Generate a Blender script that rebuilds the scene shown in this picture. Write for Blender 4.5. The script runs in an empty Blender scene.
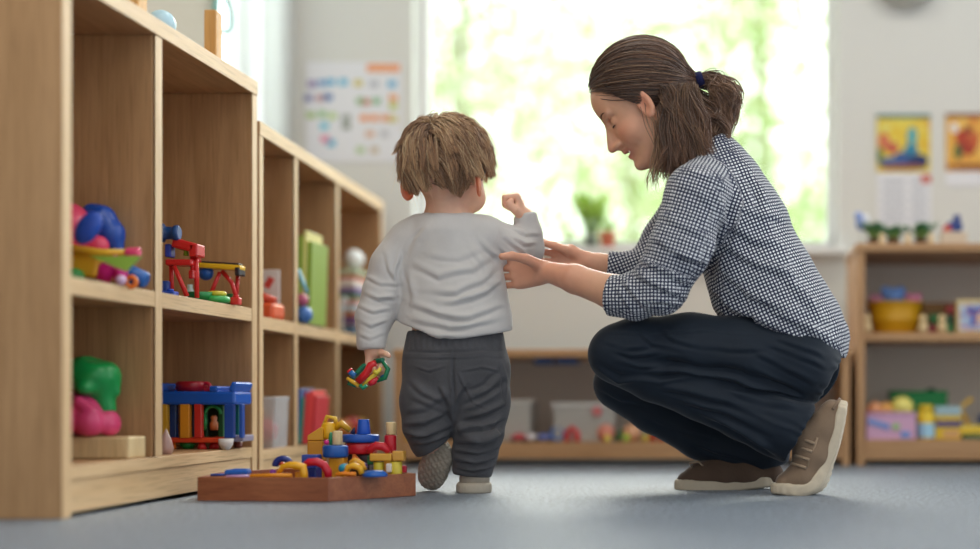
import bpy, bmesh, math, random
import numpy as np
from mathutils import Vector, Matrix
random.seed(7); rng = np.random.default_rng(7)
FPX, CX, CY, CAMZ = 1500.0, 750.0, 396.0, 0.22
COL = bpy.context.scene.collection
def P(px, py, y):
    """world point that a pixel of the photograph shows at distance y"""
    return np.array([(px-CX)*y/FPX, y, CAMZ+(CY-py)*y/FPX])
def lin(h):
    if isinstance(h, str):
        h = h.lstrip('#'); c = [int(h[i:i+2], 16)/255 for i in (0, 2, 4)]
    else: c = [v/255 for v in h]
    return tuple(((v+.055)/1.055)**2.4 if v > .04045 else v/12.92 for v in c)+(1.0,)
# ---------------------------------------------------------------- materials
MATS = {}
def newmat(name):
    m = bpy.data.materials.new(name); m.use_nodes = True
    nt = m.node_tree; b = nt.nodes['Principled BSDF']
    return m, nt, b
def N(nt, t, **kw):
    n = nt.nodes.new(t)
    for k, v in kw.items():
        if k.startswith('i_'):
            key = k[2:]; n.inputs[int(key) if key.isdigit() else key.replace('_', ' ')].default_value = v
        else: setattr(n, k, v)
    return n
def plastic(c, rough=.28, sss=0.0):
    key = ('pl', c, rough)
    if key in MATS: return MATS[key]
    m, nt, b = newmat('plastic_'+str(c)); col = lin(c)
    b.inputs['Base Color'].default_value = col; b.inputs['Roughness'].default_value = rough
    no = N(nt, 'ShaderNodeTexNoise', i_Scale=60.0, i_Detail=3.0)
    bp = N(nt, 'ShaderNodeBump', i_Strength=.04, i_Distance=.002)
    nt.links.new(no.outputs[0], bp.inputs['Height']); nt.links.new(bp.outputs[0], b.inputs['Normal'])
    MATS[key] = m; return m
def matte(c, rough=.85, bump=.1, scale=300.0, var=.08):
    key = ('mt', c, rough, bump, scale)
    if key in MATS: return MATS[key]
    m, nt, b = newmat('matte_'+str(c)); col = lin(c)
    no = N(nt, 'ShaderNodeTexNoise', i_Scale=scale, i_Detail=4.0)
    tc = N(nt, 'ShaderNodeTexCoord'); nt.links.new(tc.outputs['Object'], no.inputs['Vector'])
    mx = N(nt, 'ShaderNodeMix', data_type='RGBA'); mx.inputs[6].default_value = tuple(v*(1-var) for v in col[:3])+(1,); mx.inputs[7].default_value = tuple(min(1, v*(1+var)) for v in col[:3])+(1,)
    nt.links.new(no.outputs[0], mx.inputs[0]); nt.links.new(mx.outputs[2], b.inputs['Base Color'])
    bp = N(nt, 'ShaderNodeBump', i_Strength=bump, i_Distance=.001)
    nt.links.new(no.outputs[0], bp.inputs['Height']); nt.links.new(bp.outputs[0], b.inputs['Normal'])
    b.inputs['Roughness'].default_value = rough
    MATS[key] = m; return m
def wood(name, c1, c2, axis=2, rough=.5, scale=1.0, spec=.5):
    """grain runs along the axis (0 x, 1 y, 2 z)"""
    key = ('wd', name, axis)
    if key in MATS: return MATS[key]
    m, nt, b = newmat(name)
    tc = N(nt, 'ShaderNodeTexCoord'); mp = N(nt, 'ShaderNodeMapping')
    s = [38*scale, 38*scale, 38*scale]; s[axis] = 2.2*scale; mp.inputs['Scale'].default_value = s
    nt.links.new(tc.outputs['Object'], mp.inputs['Vector'])
    n1 = N(nt, 'ShaderNodeTexNoise', i_Scale=1.0, i_Detail=5.0, i_Roughness=.6, i_Distortion=.6)
    nt.links.new(mp.outputs[0], n1.inputs['Vector'])
    mp2 = N(nt, 'ShaderNodeMapping'); s2 = [260*scale]*3; s2[axis] = 9*scale; mp2.inputs['Scale'].default_value = s2
    nt.links.new(tc.outputs['Object'], mp2.inputs['Vector'])
    n2 = N(nt, 'ShaderNodeTexNoise', i_Scale=1.0, i_Detail=3.0); nt.links.new(mp2.outputs[0], n2.inputs['Vector'])
    cr = N(nt, 'ShaderNodeValToRGB'); cr.color_ramp.elements[0].position = .28; cr.color_ramp.elements[1].position = .72
    cr.color_ramp.elements[0].color = lin(c2); cr.color_ramp.elements[1].color = lin(c1)
    nt.links.new(n1.outputs[0], cr.inputs[0])
    cr2 = N(nt, 'ShaderNodeValToRGB'); cr2.color_ramp.elements[0].position = .3; cr2.color_ramp.elements[0].color = (.72, .69, .66, 1); cr2.color_ramp.elements[1].position = .5; cr2.color_ramp.elements[1].color = (1, 1, 1, 1)
    nt.links.new(n2.outputs[0], cr2.inputs[0])
    mx = N(nt, 'ShaderNodeMix', data_type='RGBA', blend_type='MULTIPLY'); mx.inputs[0].default_value = .8
    nt.links.new(cr.outputs[0], mx.inputs[6]); nt.links.new(cr2.outputs[0], mx.inputs[7]); nt.links.new(mx.outputs[2], b.inputs['Base Color'])
    bp = N(nt, 'ShaderNodeBump', i_Strength=.12, i_Distance=.001); nt.links.new(n2.outputs[0], bp.inputs['Height']); nt.links.new(bp.outputs[0], b.inputs['Normal'])
    b.inputs['Roughness'].default_value = rough; b.inputs['Specular IOR Level'].default_value = spec
    MATS[key] = m; return m
# ---------------------------------------------------------------- objects
def link(name, mesh, mat=None, parent=None):
    o = bpy.data.objects.new(name, mesh); COL.objects.link(o)
    if mat is not None:
        for m in (mat if isinstance(mat, (list, tuple)) else [mat]): mesh.materials.append(m)
    if parent is not None: o.parent = parent
    return o
def tag(o, label=None, cat=None, group=None, kind=None):
    if label: o['label'] = label
    if cat: o['category'] = cat
    if group: o['group'] = group
    if kind: o['kind'] = kind
    return o
def empty(name, loc=(0, 0, 0), rz=0.0, label=None, cat=None, group=None):
    o = bpy.data.objects.new(name, None); COL.objects.link(o); o.location = Vector([float(v) for v in loc]); o.rotation_euler = (0, 0, rz)
    o.empty_display_size = .05
    return tag(o, label, cat, group)
class MB:
    """collects shapes into one mesh"""
    def __init__(s): s.bm = bmesh.new()
    def _xf(s, vs, M):
        for v in vs: v.co = M @ v.co
    def box(s, c, d, R=None, bev=0.0, seg=2):
        r = bmesh.ops.create_cube(s.bm, size=1.0); vs = r['verts']
        for v in vs: v.co = Vector((v.co.x*d[0], v.co.y*d[1], v.co.z*d[2]))
        if bev > 0:
            es = list({e for v in vs for e in v.link_edges})
            q = bmesh.ops.bevel(s.bm, geom=es+vs, offset=min(bev, min(d)*.49), segments=seg, profile=.5, affect='EDGES')
            vs = list(set(q['verts']) | {v for v in vs if v.is_valid})
        M = Matrix.Translation(Vector([float(x) for x in c])) @ (R.to_4x4() if R is not None else Matrix.Identity(4))
        s._xf(vs, M); return s
    def cyl(s, a, b, r1, r2=None, n=24, bev=0.0, cap=True):
        a = Vector([float(x) for x in a]); b = Vector([float(x) for x in b]); r2 = r1 if r2 is None else r2
        L = (b-a).length
        prof = [(0, r1), (L, r2)]
        if bev > 0: prof = [(0, r1-bev), (bev*.3, r1-bev*.3), (bev, r1), (L-bev, r2), (L-bev*.3, r2-bev*.3), (L, r2-bev)]
        return s.lathe(prof, a, (b-a).normalized(), n, cap)
    def lathe(s, prof, base, axis=(0, 0, 1), n=24, cap=True, smooth=True):
        """prof: (height, radius) pairs"""
        axis = Vector([float(x) for x in axis]).normalized(); base = Vector([float(x) for x in base])
        q = Vector((0, 0, 1)).rotation_difference(axis).to_matrix()
        rings = []
        for (z, r) in prof:
            rings.append([s.bm.verts.new(base + q @ Vector((r*math.cos(2*math.pi*i/n), r*math.sin(2*math.pi*i/n), z))) for i in range(n)])
        for A, B in zip(rings, rings[1:]):
            for i in range(n): 
                f = s.bm.faces.new((A[i], A[(i+1) % n], B[(i+1) % n], B[i])); f.smooth = smooth
        if cap:
            s.bm.faces.new(rings[0][::-1]); s.bm.faces.new(rings[-1])
        return s
    def tube(s, pts, r, n=10, closed=False):
        pts = [Vector([float(x) for x in p]) for p in pts]; rs = r if isinstance(r, (list, tuple)) else [r]*len(pts)
        rings = []; ref = None; m = len(pts)
        for i, p in enumerate(pts):
            if closed: t = pts[(i+1) % m]-pts[(i-1) % m]
            else: t = pts[min(i+1, m-1)]-pts[max(i-1, 0)]
            t.normalize()
            if ref is None: ref = t.orthogonal().normalized()
            ref = (ref - t*ref.dot(t)).normalized(); q = t.cross(ref)
            rings.append([s.bm.verts.new(p+(ref*math.cos(2*math.pi*k/n)+q*math.sin(2*math.pi*k/n))*rs[i]) for k in range(n)])
        prs = list(zip(rings, rings[1:]))+([(rings[-1], rings[0])] if closed else [])
        for A, B in prs:
            for k in range(n):
                f = s.bm.faces.new((A[k], A[(k+1) % n], B[(k+1) % n], B[k])); f.smooth = True
        if not closed: s.bm.faces.new(rings[0][::-1]); s.bm.faces.new(rings[-1])
        return s
    def prism(s, poly, z0, z1, M=None):
        """poly: xy points, extruded z0..z1, then transformed"""
        A = [s.bm.verts.new(Vector((x, y, z0))) for x, y in poly]; B = [s.bm.verts.new(Vector((x, y, z1))) for x, y in poly]
        n = len(poly); s.bm.faces.new(A[::-1]); s.bm.faces.new(B)
        for i in range(n): s.bm.faces.new((A[i], A[(i+1) % n], B[(i+1) % n], B[i]))
        if M is not None: s._xf(A+B, M)
        return s
    def quad(s, a, b, c, d):
        s.bm.faces.new([s.bm.verts.new(Vector([float(x) for x in v])) for v in (a, b, c, d)]); return s
    def ball(s, c, r, n=20, sq=(1, 1, 1), R=None):
        q = bmesh.ops.create_uvsphere(s.bm, u_segments=n, v_segments=max(8, n//2+2), radius=1.0)
        rr = r if isinstance(r, (list, tuple)) else (r*sq[0], r*sq[1], r*sq[2])
        M = Matrix.Translation(Vector([float(x) for x in c])) @ (R.to_4x4() if R is not None else Matrix.Identity(4)) @ Matrix.Diagonal((*rr, 1))
        s._xf(q['verts'], M)
        for f in {f for v in q['verts'] for f in v.link_faces}: f.smooth = True
        return s
    def build(s, name, mat, parent=None, bev=0.0, smooth=False):
        bmesh.ops.recalc_face_normals(s.bm, faces=s.bm.faces)
        me = bpy.data.meshes.new(name); s.bm.to_mesh(me); s.bm.free()
        o = link(name, me, mat, parent)
        if smooth: me.polygons.foreach_set('use_smooth', [True]*len(me.polygons))
        if bev > 0:
            m = o.modifiers.new('bevel', 'BEVEL'); m.width = bev; m.segments = 2; m.limit_method = 'ANGLE'
        return o
def single(name, mb, mat, label, cat, group=None, bev=0.0, origin=None):
    o = mb.build(name, mat, None, bev); return tag(o, label, cat, group)
def RZ(a): return Matrix.Rotation(a, 3, 'Z')
def RX(a): return Matrix.Rotation(a, 3, 'X')
def RY(a): return Matrix.Rotation(a, 3, 'Y')
# ---------------------------------------------------------------- signed distance modelling
def nrm(v): v = np.asarray(v, float); return v/np.linalg.norm(v)
class SDF:
    def __init__(s, lo, hi, h):
        s.lo = np.array(lo, float); s.h = h; s.n = np.ceil((np.array(hi)-s.lo)/h).astype(int)+1
        s.F = np.full(s.n, 1.0, np.float32)
        s.ax = [(s.lo[i]+h*np.arange(s.n[i])).astype(np.float32) for i in range(3)]
    def put(s, fn, b0, b1, k=.01, op='u'):
        m = k+3*s.h
        i0 = np.maximum(0, np.floor((np.array(b0)-m-s.lo)/s.h).astype(int)); i1 = np.minimum(s.n, np.ceil((np.array(b1)+m-s.lo)/s.h).astype(int)+1)
        if (i1 <= i0).any(): return s
        X = s.ax[0][i0[0]:i1[0], None, None]; Y = s.ax[1][None, i0[1]:i1[1], None]; Z = s.ax[2][None, None, i0[2]:i1[2]]
        d = fn(X, Y, Z).astype(np.float32); sl = tuple(slice(a, b) for a, b in zip(i0, i1)); A = s.F[sl]
        if op == 'u':
            hh = np.clip(.5+.5*(A-d)/k, 0, 1); s.F[sl] = A*(1-hh)+d*hh-k*hh*(1-hh)
        else:   # subtract
            hh = np.clip(.5-.5*(A+d)/k, 0, 1); s.F[sl] = A*(1-hh)-d*hh+k*hh*(1-hh)
        return s
    def cone(s, a, b, ra, rb, k=.01, sq=None, op='u'):
        a = np.asarray(a, float); b = np.asarray(b, float); ab = b-a; L2 = float(ab@ab)+1e-12
        def fn(X, Y, Z):
            qx, qy, qz = X-a[0], Y-a[1], Z-a[2]
            t = np.clip((qx*ab[0]+qy*ab[1]+qz*ab[2])/L2, 0, 1)
            rx, ry, rz = qx-t*ab[0], qy-t*ab[1], qz-t*ab[2]
            d2 = rx*rx+ry*ry+rz*rz; f = 1.0
            if sq is not None:
                u = nrm(sq[0]); f = sq[1]; c = rx*u[0]+ry*u[1]+rz*u[2]; d2 = d2+c*c*(1/f**2-1)
            return (np.sqrt(d2)-(ra+(rb-ra)*t))*(min(f, 1.0) if f < 1 else 1.0)
        R = max(ra, rb)*(max(1, sq[1]) if sq else 1)
        return s.put(fn, np.minimum(a, b)-R, np.maximum(a, b)+R, k, op)
    def chain(s, pts, rs, k=.01, sq=None, op='u'):
        for i in range(len(pts)-1): s.cone(pts[i], pts[i+1], rs[i], rs[i+1], k, sq, op)
        return s
    def slab(s, a, b, ra, rb, n, th, k=.004, rd=.003):
        """a flat sole-like piece with rounded plan, thickness th along n"""
        a = np.asarray(a, float); b = np.asarray(b, float); n = nrm(n); ab = b-a; L2 = float(ab@ab)+1e-12
        def fn(X, Y, Z):
            qx, qy, qz = X-a[0], Y-a[1], Z-a[2]; t = np.clip((qx*ab[0]+qy*ab[1]+qz*ab[2])/L2, 0, 1)
            rx, ry, rz = qx-t*ab[0], qy-t*ab[1], qz-t*ab[2]; c = rx*n[0]+ry*n[1]+rz*n[2]
            d2 = np.sqrt(np.maximum(rx*rx+ry*ry+rz*rz-c*c, 0))-(ra+(rb-ra)*t)+rd; w_ = np.abs(c)-th/2+rd
            return np.sqrt(np.maximum(d2, 0)**2+np.maximum(w_, 0)**2)+np.minimum(np.maximum(d2, w_), 0)-rd
        R = max(ra, rb); return s.put(fn, np.minimum(a, b)-R, np.maximum(a, b)+R, k)
    def ell(s, c, r, M=None, k=.01, op='u'):
        """M: rows are the ellipsoid's own axes"""
        c = np.asarray(c, float); r = np.asarray(r, float); M = np.eye(3) if M is None else np.asarray(M)
        def fn(X, Y, Z):
            q = (X-c[0], Y-c[1], Z-c[2]); k0 = 0; k1 = 0
            for i in range(3):
                v = q[0]*M[i][0]+q[1]*M[i][1]+q[2]*M[i][2]
                k0 = k0+(v/r[i])**2; k1 = k1+(v/r[i]**2)**2
            k0 = np.sqrt(k0); return k0*(k0-1)/(np.sqrt(k1)+1e-9)
        e = np.sqrt(((M.T*r)**2).sum(1)); return s.put(fn, c-e, c+e, k, op)
    def box(s, c, hd, rd, M=None, k=.005, op='u'):
        c = np.asarray(c, float); M = np.eye(3) if M is None else np.asarray(M); hd = np.asarray(hd, float)-rd
        def fn(X, Y, Z):
            q = (X-c[0], Y-c[1], Z-c[2]); o = 0; mx = None
            for i in range(3):
                v = np.abs(q[0]*M[i][0]+q[1]*M[i][1]+q[2]*M[i][2])-hd[i]
                o = o+np.maximum(v, 0)**2; mx = v if mx is None else np.maximum(mx, v)
            return np.sqrt(o)+np.minimum(mx, 0)-rd
        e = np.abs(M.T)@(hd+rd); return s.put(fn, c-e, c+e, k, op)
    def plane_cut(s, p, n, b0, b1, k=.004):
        """removes what lies on the n side of the plane inside the bounds"""
        n = nrm(n); p = np.asarray(p, float)
        return s.put(lambda X, Y, Z: -((X-p[0])*n[0]+(Y-p[1])*n[1]+(Z-p[2])*n[2]), b0, b1, k, 'd')
    def verts(s):
        F = s.F; ins = F < 0
        c = np.zeros(tuple(np.array(F.shape)-1), np.int8)
        for dx in (0, 1):
            for dy in (0, 1):
                for dz in (0, 1): c += ins[dx:F.shape[0]-1+dx, dy:F.shape[1]-1+dy, dz:F.shape[2]-1+dz]
        act = (c > 0) & (c < 8); idx = np.argwhere(act); vid = np.full(act.shape, -1, np.int32); vid[act] = np.arange(len(idx))
        V = np.zeros((len(idx), 3)); W = np.zeros(len(idx)); I, J, K = idx.T
        for a in range(3):
            o1, o2 = [q for q in range(3) if q != a]
            for p in (0, 1):
                for q in (0, 1):
                    d = [0, 0, 0]; d[o1] = p; d[o2] = q; e = list(d); e[a] = 1
                    f0 = F[I+d[0], J+d[1], K+d[2]]; f1 = F[I+e[0], J+e[1], K+e[2]]
                    m = (f0 < 0) != (f1 < 0); t = np.where(m, f0/np.where(m, f0-f1, 1), 0)
                    pt = np.zeros((len(idx), 3)); pt[:, o1] = p; pt[:, o2] = q; pt[:, a] = t
                    V += pt*m[:, None]; W += m
        V = s.lo+(idx+V/W[:, None])*s.h
        quads = []
        for a in range(3):
            o1, o2 = [(1, 2), (2, 0), (0, 1)][a]
            sa = [slice(1, -1)]*3; sa[a] = slice(0, -1); sb = list(sa); sb[a] = slice(1, None)
            sa2 = [slice(1, F.shape[i]-1) for i in range(3)]; sa2[a] = slice(0, F.shape[a]-1); sb2 = list(sa2); sb2[a] = slice(1, F.shape[a])
            A = ins[tuple(sa2)]; B = ins[tuple(sb2)]; ch = np.argwhere(A != B)
            flip = A[tuple(ch.T)]
            ch = ch + np.array([0 if i == a else 1 for i in range(3)])
            def cell(d1, d2):
                q = ch.copy(); q[:, o1] -= d1; q[:, o2] -= d2; return vid[tuple(q.T)]
            Q = np.stack([cell(0, 0), cell(1, 0), cell(1, 1), cell(0, 1)], 1)
            Q[~flip] = Q[~flip][:, ::-1]; quads.append(Q)
        Q = np.concatenate(quads); Q = Q[(Q >= 0).all(1)]
        return V, Q
def vnormals(V, Q):
    fn = np.cross(V[Q[:, 2]]-V[Q[:, 0]], V[Q[:, 3]]-V[Q[:, 1]]); n = np.zeros_like(V)
    for i in range(4): np.add.at(n, Q[:, i], fn)
    return n/(np.linalg.norm(n, axis=1, keepdims=True)+1e-12)
def relax(V, Q, it=2, f=.5):
    E = np.concatenate([Q[:, [0, 1]], Q[:, [1, 2]], Q[:, [2, 3]], Q[:, [3, 0]]])
    deg = np.bincount(E.ravel(), minlength=len(V)).astype(float)[:, None]
    for _ in range(it):
        S = np.zeros_like(V)
        for c in range(3):
            S[:, c] = np.bincount(E[:, 0], V[E[:, 1], c], len(V))+np.bincount(E[:, 1], V[E[:, 0], c], len(V))
        V = V+f*(S/deg-V)
    return V
def pymesh(name, V, Q, mat, parent=None, cols=None, uvw=None, smooth=True):
    me = bpy.data.meshes.new(name); Q = np.asarray(Q); k = Q.shape[1]
    me.vertices.add(len(V)); me.vertices.foreach_set('co', np.asarray(V, np.float32).ravel())
    me.loops.add(Q.size); me.loops.foreach_set('vertex_index', Q.ravel().astype(np.int32))
    me.polygons.add(len(Q)); me.polygons.foreach_set('loop_start', np.arange(0, Q.size, k, dtype=np.int32)); me.polygons.foreach_set('loop_total', np.full(len(Q), k, np.int32))
    me.polygons.foreach_set('use_smooth', np.full(len(Q), smooth))
    if cols is not None:
        at = me.attributes.new('tint', 'FLOAT_COLOR', 'POINT'); c4 = np.ones((len(V), 4), np.float32); c4[:, :3] = cols; at.data.foreach_set('color', c4.ravel())
    if uvw is not None:
        at = me.attributes.new('weave', 'FLOAT_VECTOR', 'POINT'); at.data.foreach_set('vector', np.asarray(uvw, np.float32).ravel())
    me.update(calc_edges=True); me.validate()
    return link(name, me, mat, parent)
def sdf_obj(name, f, mat, parent=None, it=2, disp=None, cols=None, uvw=None):
    V, Q = f.verts(); V = relax(V, Q, it)
    if disp is not None:
        n = vnormals(V, Q); V = V+n*disp(V, n)[:, None]
    return pymesh(name, V, Q, mat, parent, cols(V) if cols else None, uvw(V) if uvw else None)
def segdist(V, a, b):
    a = np.asarray(a, float); ab = np.asarray(b, float)-a; t = np.clip(((V-a)@ab)/(ab@ab), 0, 1)
    return np.linalg.norm(V-a-t[:, None]*ab, axis=1), t
def crease(V, pts, w, amp):
    """a raised (amp > 0) or sunk fold along a polyline, fading at its ends"""
    o = np.zeros(len(V)); n = len(pts)-1; best = np.full(len(V), 9.0); T = np.zeros(len(V))
    for i in range(n):
        d, t = segdist(V, pts[i], pts[i+1]); m = d < best; best[m] = d[m]; T[m] = (i+t[m])/n
    return amp*np.exp(-(best/w)**2)*np.clip(4*T*(1-T)+.15, 0, 1)
def wob(V, f, seed=0):
    r = np.random.default_rng(seed); o = np.zeros(len(V))
    for i in range(6):
        k = r.normal(size=3)*f*(1+.35*i); o += np.sin(V@k+r.uniform(0, 6.28)+1.3*np.sin(V@(r.normal(size=3)*f*.5)))/(1+.35*i)
    return o/3.2

def fold(V, n, pts, w, amp, ylim=None):
    """a cloth fold on the side that faces the room: a soft ridge with a sharper valley along one flank"""
    u = CX+V[:, 0]*FPX/V[:, 1]; v = CY-(V[:, 2]-CAMZ)*FPX/V[:, 1]; g1 = wob(V, 26, 77); g2 = wob(V, 22, 78); Q2 = np.stack([u+2.2*g1, v+2.6*g2], 1); m = len(pts)-1; amp = amp*np.clip(.9+.8*wob(V, 34, 79), .15, 1.8)
    best = np.full(len(V), 1e9); S_ = np.zeros(len(V)); T = np.zeros(len(V))
    for i in range(m):
        a = np.array(pts[i], float); ab = np.array(pts[i+1], float)-a; t = np.clip(((Q2-a)@ab)/(ab@ab), 0, 1); r = Q2-a-t[:, None]*ab
        d = np.linalg.norm(r, axis=1); k = d < best; sg = np.sign(ab[0]*r[:, 1]-ab[1]*r[:, 0]); best[k] = d[k]; S_[k] = (d*sg)[k]; T[k] = (i+t[k])/m
    face = np.clip(-n[:, 1]*2+.25, 0, 1)
    if ylim is not None: face = face*(V[:, 1] < ylim)
    return amp*face*np.clip(4*T*(1-T)+.12, 0, 1)*(np.exp(-(best/w)**2)-.75*np.exp(-((S_-1.45*w)/(.65*w))**2))
WORLD_BACK, WORLD_FRONT, SUN, WINP, FILL_POWER = .76, 3.2, 2.6, 0, 10
# ---------------------------------------------------------------- camera, light, room shell
sc = bpy.context.scene
cam = bpy.data.cameras.new('camera'); camo = bpy.data.objects.new('camera', cam); COL.objects.link(camo); sc.camera = camo
camo.location = (0, 0, CAMZ); camo.rotation_euler = (math.pi/2, 0, 0)
cam.sensor_width = 36; cam.lens = FPX/980*36; cam.shift_x = -(CX-490)/980; cam.shift_y = (CY-274.5)/980
cam.dof.use_dof = True; cam.dof.focus_distance = 3.40; cam.dof.aperture_fstop = .85; cam.clip_end = 200
sc.view_settings.view_transform = 'Standard'; sc.view_settings.look = 'None'; sc.view_settings.gamma = 1; sc.view_settings.exposure = 0.26
sc.view_settings.use_curve_mapping = False
sc.cycles.use_denoising = True; sc.cycles.max_bounces = 8; sc.cycles.sample_clamp_indirect = 6
w = bpy.data.worlds.new('sky'); sc.world = w; w.use_nodes = True; nt = w.node_tree; bg = nt.nodes['Background']
tc = N(nt, 'ShaderNodeTexCoord'); sp = N(nt, 'ShaderNodeSeparateXYZ'); nt.links.new(tc.outputs['Generated'], sp.inputs[0])
cr = N(nt, 'ShaderNodeMapRange', i_1=-.15, i_2=.35, i_3=WORLD_BACK, i_4=WORLD_FRONT); nt.links.new(sp.outputs[1], cr.inputs[0])
bg.inputs[0].default_value = (.93, .97, 1.0, 1); nt.links.new(cr.outputs[0], bg.inputs[1])
def area(name, loc, rot, sx, sy, power, col=(1, 1, 1)):
    l = bpy.data.lights.new(name, 'AREA'); l.shape = 'RECTANGLE'; l.size = sx; l.size_y = sy; l.energy = power; l.color = col
    o = bpy.data.objects.new(name, l); COL.objects.link(o); o.location = loc; o.rotation_euler = rot; return o
wall_m = matte('#dfdfdb', .9, .05, 60, .02)
white_m = matte('#f0f1f0', .5, .03, 60, .01)
# floor: short grey carpet with a slight sheen
m, nt, b = newmat('grey_speckled_floor'); tc = N(nt, 'ShaderNodeTexCoord')
n1 = N(nt, 'ShaderNodeTexNoise', i_Scale=95.0, i_Detail=5.0, i_Roughness=.85); n2 = N(nt, 'ShaderNodeTexNoise', i_Scale=3.0, i_Detail=2.0)
for q in (n1, n2): nt.links.new(tc.outputs['Object'], q.inputs['Vector'])
crp = N(nt, 'ShaderNodeValToRGB'); e = crp.color_ramp.elements; e[0].position = .4; e[0].color = lin('#384049'); e[1].position = .6; e[1].color = lin('#a3b0c0')
nt.links.new(n1.outputs[0], crp.inputs[0]); nt.links.new(crp.outputs[0], b.inputs['Base Color'])
b.inputs['Roughness'].default_value = .4; b.inputs['Specular IOR Level'].default_value = .5
bp = N(nt, 'ShaderNodeBump', i_Strength=.8, i_Distance=.004); nt.links.new(n1.outputs[0], bp.inputs['Height']); nt.links.new(bp.outputs[0], b.inputs['Normal'])
floor_m = m
BY = 5.45; LX = -1.67; RX_ = 2.6; CE = 2.75
WX0, WX1, WZ0, WZ1 = -1.226, .32, .755, 2.35
tag(MB().box(((LX-.2+RX_+.2)/2, 2.6, -.05), (RX_-LX+.6, 6.4, .1)).build('floor', floor_m), kind='structure')
wb = MB()
wb.box(((LX-.07+WX0)/2, BY+.1, CE/2), (WX0-LX+.07, .2, CE)); wb.box(((RX_+WX1)/2, BY+.1, CE/2), (RX_-WX1, .2, CE))
wb.box(((WX0+WX1)/2, BY+.1, WZ0/2), (WX1-WX0, .2, WZ0)); wb.box(((WX0+WX1)/2, BY+.1, (WZ1+CE)/2), (WX1-WX0, .2, CE-WZ1))
tag(wb.build('wall_back', wall_m), kind='structure')
LY0, LY1, LZ0, LZ1 = 4.72, 5.36, .6, 2.3
wl = MB(); wl.box((LX-.035, (1.0+LY0)/2, CE/2), (.07, LY0-1.0, CE)); wl.box((LX-.035, (LY1+BY)/2, CE/2), (.07, BY-LY1, CE))
wl.box((LX-.035, (LY0+LY1)/2, LZ0/2), (.07, LY1-LY0, LZ0)); wl.box((LX-.035, (LY0+LY1)/2, (LZ1+CE)/2), (.07, LY1-LY0, CE-LZ1))
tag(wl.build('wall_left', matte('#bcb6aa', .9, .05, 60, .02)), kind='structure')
tag(MB().box(((LX+RX_)/2, 3.6, CE+.05), (RX_-LX+.4, 4.3, .1)).build('ceiling', wall_m), kind='structure')
tag(MB().box((.7, BY-.008, .04), (3.7, .015, .08)).build('baseboard_back', white_m), kind='structure')
glass, nt, b = newmat('window_glass'); tr = N(nt, 'ShaderNodeBsdfTransparent'); gl = N(nt, 'ShaderNodeBsdfGlossy', i_Roughness=.02); fr = N(nt, 'ShaderNodeFresnel', i_IOR=1.12); mxs = N(nt, 'ShaderNodeMixShader')
tr.inputs[0].default_value = (.97, .99, .98, 1)
ge = N(nt, 'ShaderNodeNewGeometry'); iv = N(nt, 'ShaderNodeMath', operation='SUBTRACT'); iv.inputs[0].default_value = 1.0; nt.links.new(ge.outputs['Backfacing'], iv.inputs[1]); ml = N(nt, 'ShaderNodeMath', operation='MULTIPLY'); nt.links.new(fr.outputs[0], ml.inputs[0]); nt.links.new(iv.outputs[0], ml.inputs[1])
nt.links.new(ml.outputs[0], mxs.inputs[0]); nt.links.new(tr.outputs[0], mxs.inputs[1]); nt.links.new(gl.outputs[0], mxs.inputs[2]); nt.links.new(mxs.outputs[0], nt.nodes['Material Output'].inputs[0])
def window(name, frame_boxes, pane):
    e = empty(name, pane[0]); e['kind'] = 'structure'
    mb = MB()
    for c, d in frame_boxes: mb.box(np.array(c)-np.array(pane[0]), d, None, .004)
    f = mb.build('window_frame', white_m, e); g = MB().box((0, 0, 0), pane[1]).build('glass_pane', glass, e); return e
fw = .038; cx_ = (WX0+WX1)/2; cz_ = (WZ0+WZ1)/2; yy = BY+.13
w1 = window('window_1', [((WX0+fw/2, yy, cz_), (fw, .06, WZ1-WZ0)), ((WX1-fw/2, yy, cz_), (fw, .06, WZ1-WZ0)), ((cx_, yy, WZ0+fw/2), (WX1-WX0-2*fw, .06, fw)), ((cx_, yy, WZ1-fw/2), (WX1-WX0-2*fw, .06, fw))],
       ((cx_, yy, cz_), (WX1-WX0-2*fw, .008, WZ1-WZ0-2*fw)))
tag(MB().box((cx_, BY+.015, WZ0-.012), (WX1-WX0+.06, .17, .024), None, .004).build('trim_1', white_m), kind='structure')
yc = (LY0+LY1)/2; zc = (LZ0+LZ1)/2; xx = LX-.03
window('window_2', [((xx, LY0+.02, zc), (.03, .04, LZ1-LZ0)), ((xx, LY1-.02, zc), (.05, .04, LZ1-LZ0)), ((xx, 5.05, zc), (.03, .05, LZ1-LZ0-.08)), ((xx, yc, LZ0+.02), (.05, LY1-LY0-.08, .04)), ((xx, yc, LZ1-.02), (.05, LY1-LY0-.08, .04))],
       ((xx, yc, zc), (.008, LY1-LY0-.08, LZ1-LZ0-.08)))
# sheer curtain over part of the side window
cm, nt, b = newmat('sheer_white_curtain'); tr = N(nt, 'ShaderNodeBsdfTransparent'); tl_ = N(nt, 'ShaderNodeBsdfTranslucent'); mxs = N(nt, 'ShaderNodeMixShader'); mxs.inputs[0].default_value = .55
df = N(nt, 'ShaderNodeBsdfDiffuse'); m2 = N(nt, 'ShaderNodeMixShader'); df.inputs[0].default_value = (.85, .87, .87, 1); tl_.inputs[0].default_value = (.85, .87, .87, 1)
nt.links.new(df.outputs[0], m2.inputs[1]); nt.links.new(tl_.outputs[0], m2.inputs[2]); nt.links.new(tr.outputs[0], mxs.inputs[1]); nt.links.new(m2.outputs[0], mxs.inputs[2]); nt.links.new(mxs.outputs[0], nt.nodes['Material Output'].inputs[0])
ys = np.linspace(4.74, 5.42, 170); V = []; 
for z in (.93, 2.4):
    for y in ys: V.append((LX+.028+.010*math.sin(y*75), y, z))
n_ = len(ys); Q = [(i, i+1, n_+i+1, n_+i) for i in range(n_-1)]
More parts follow.
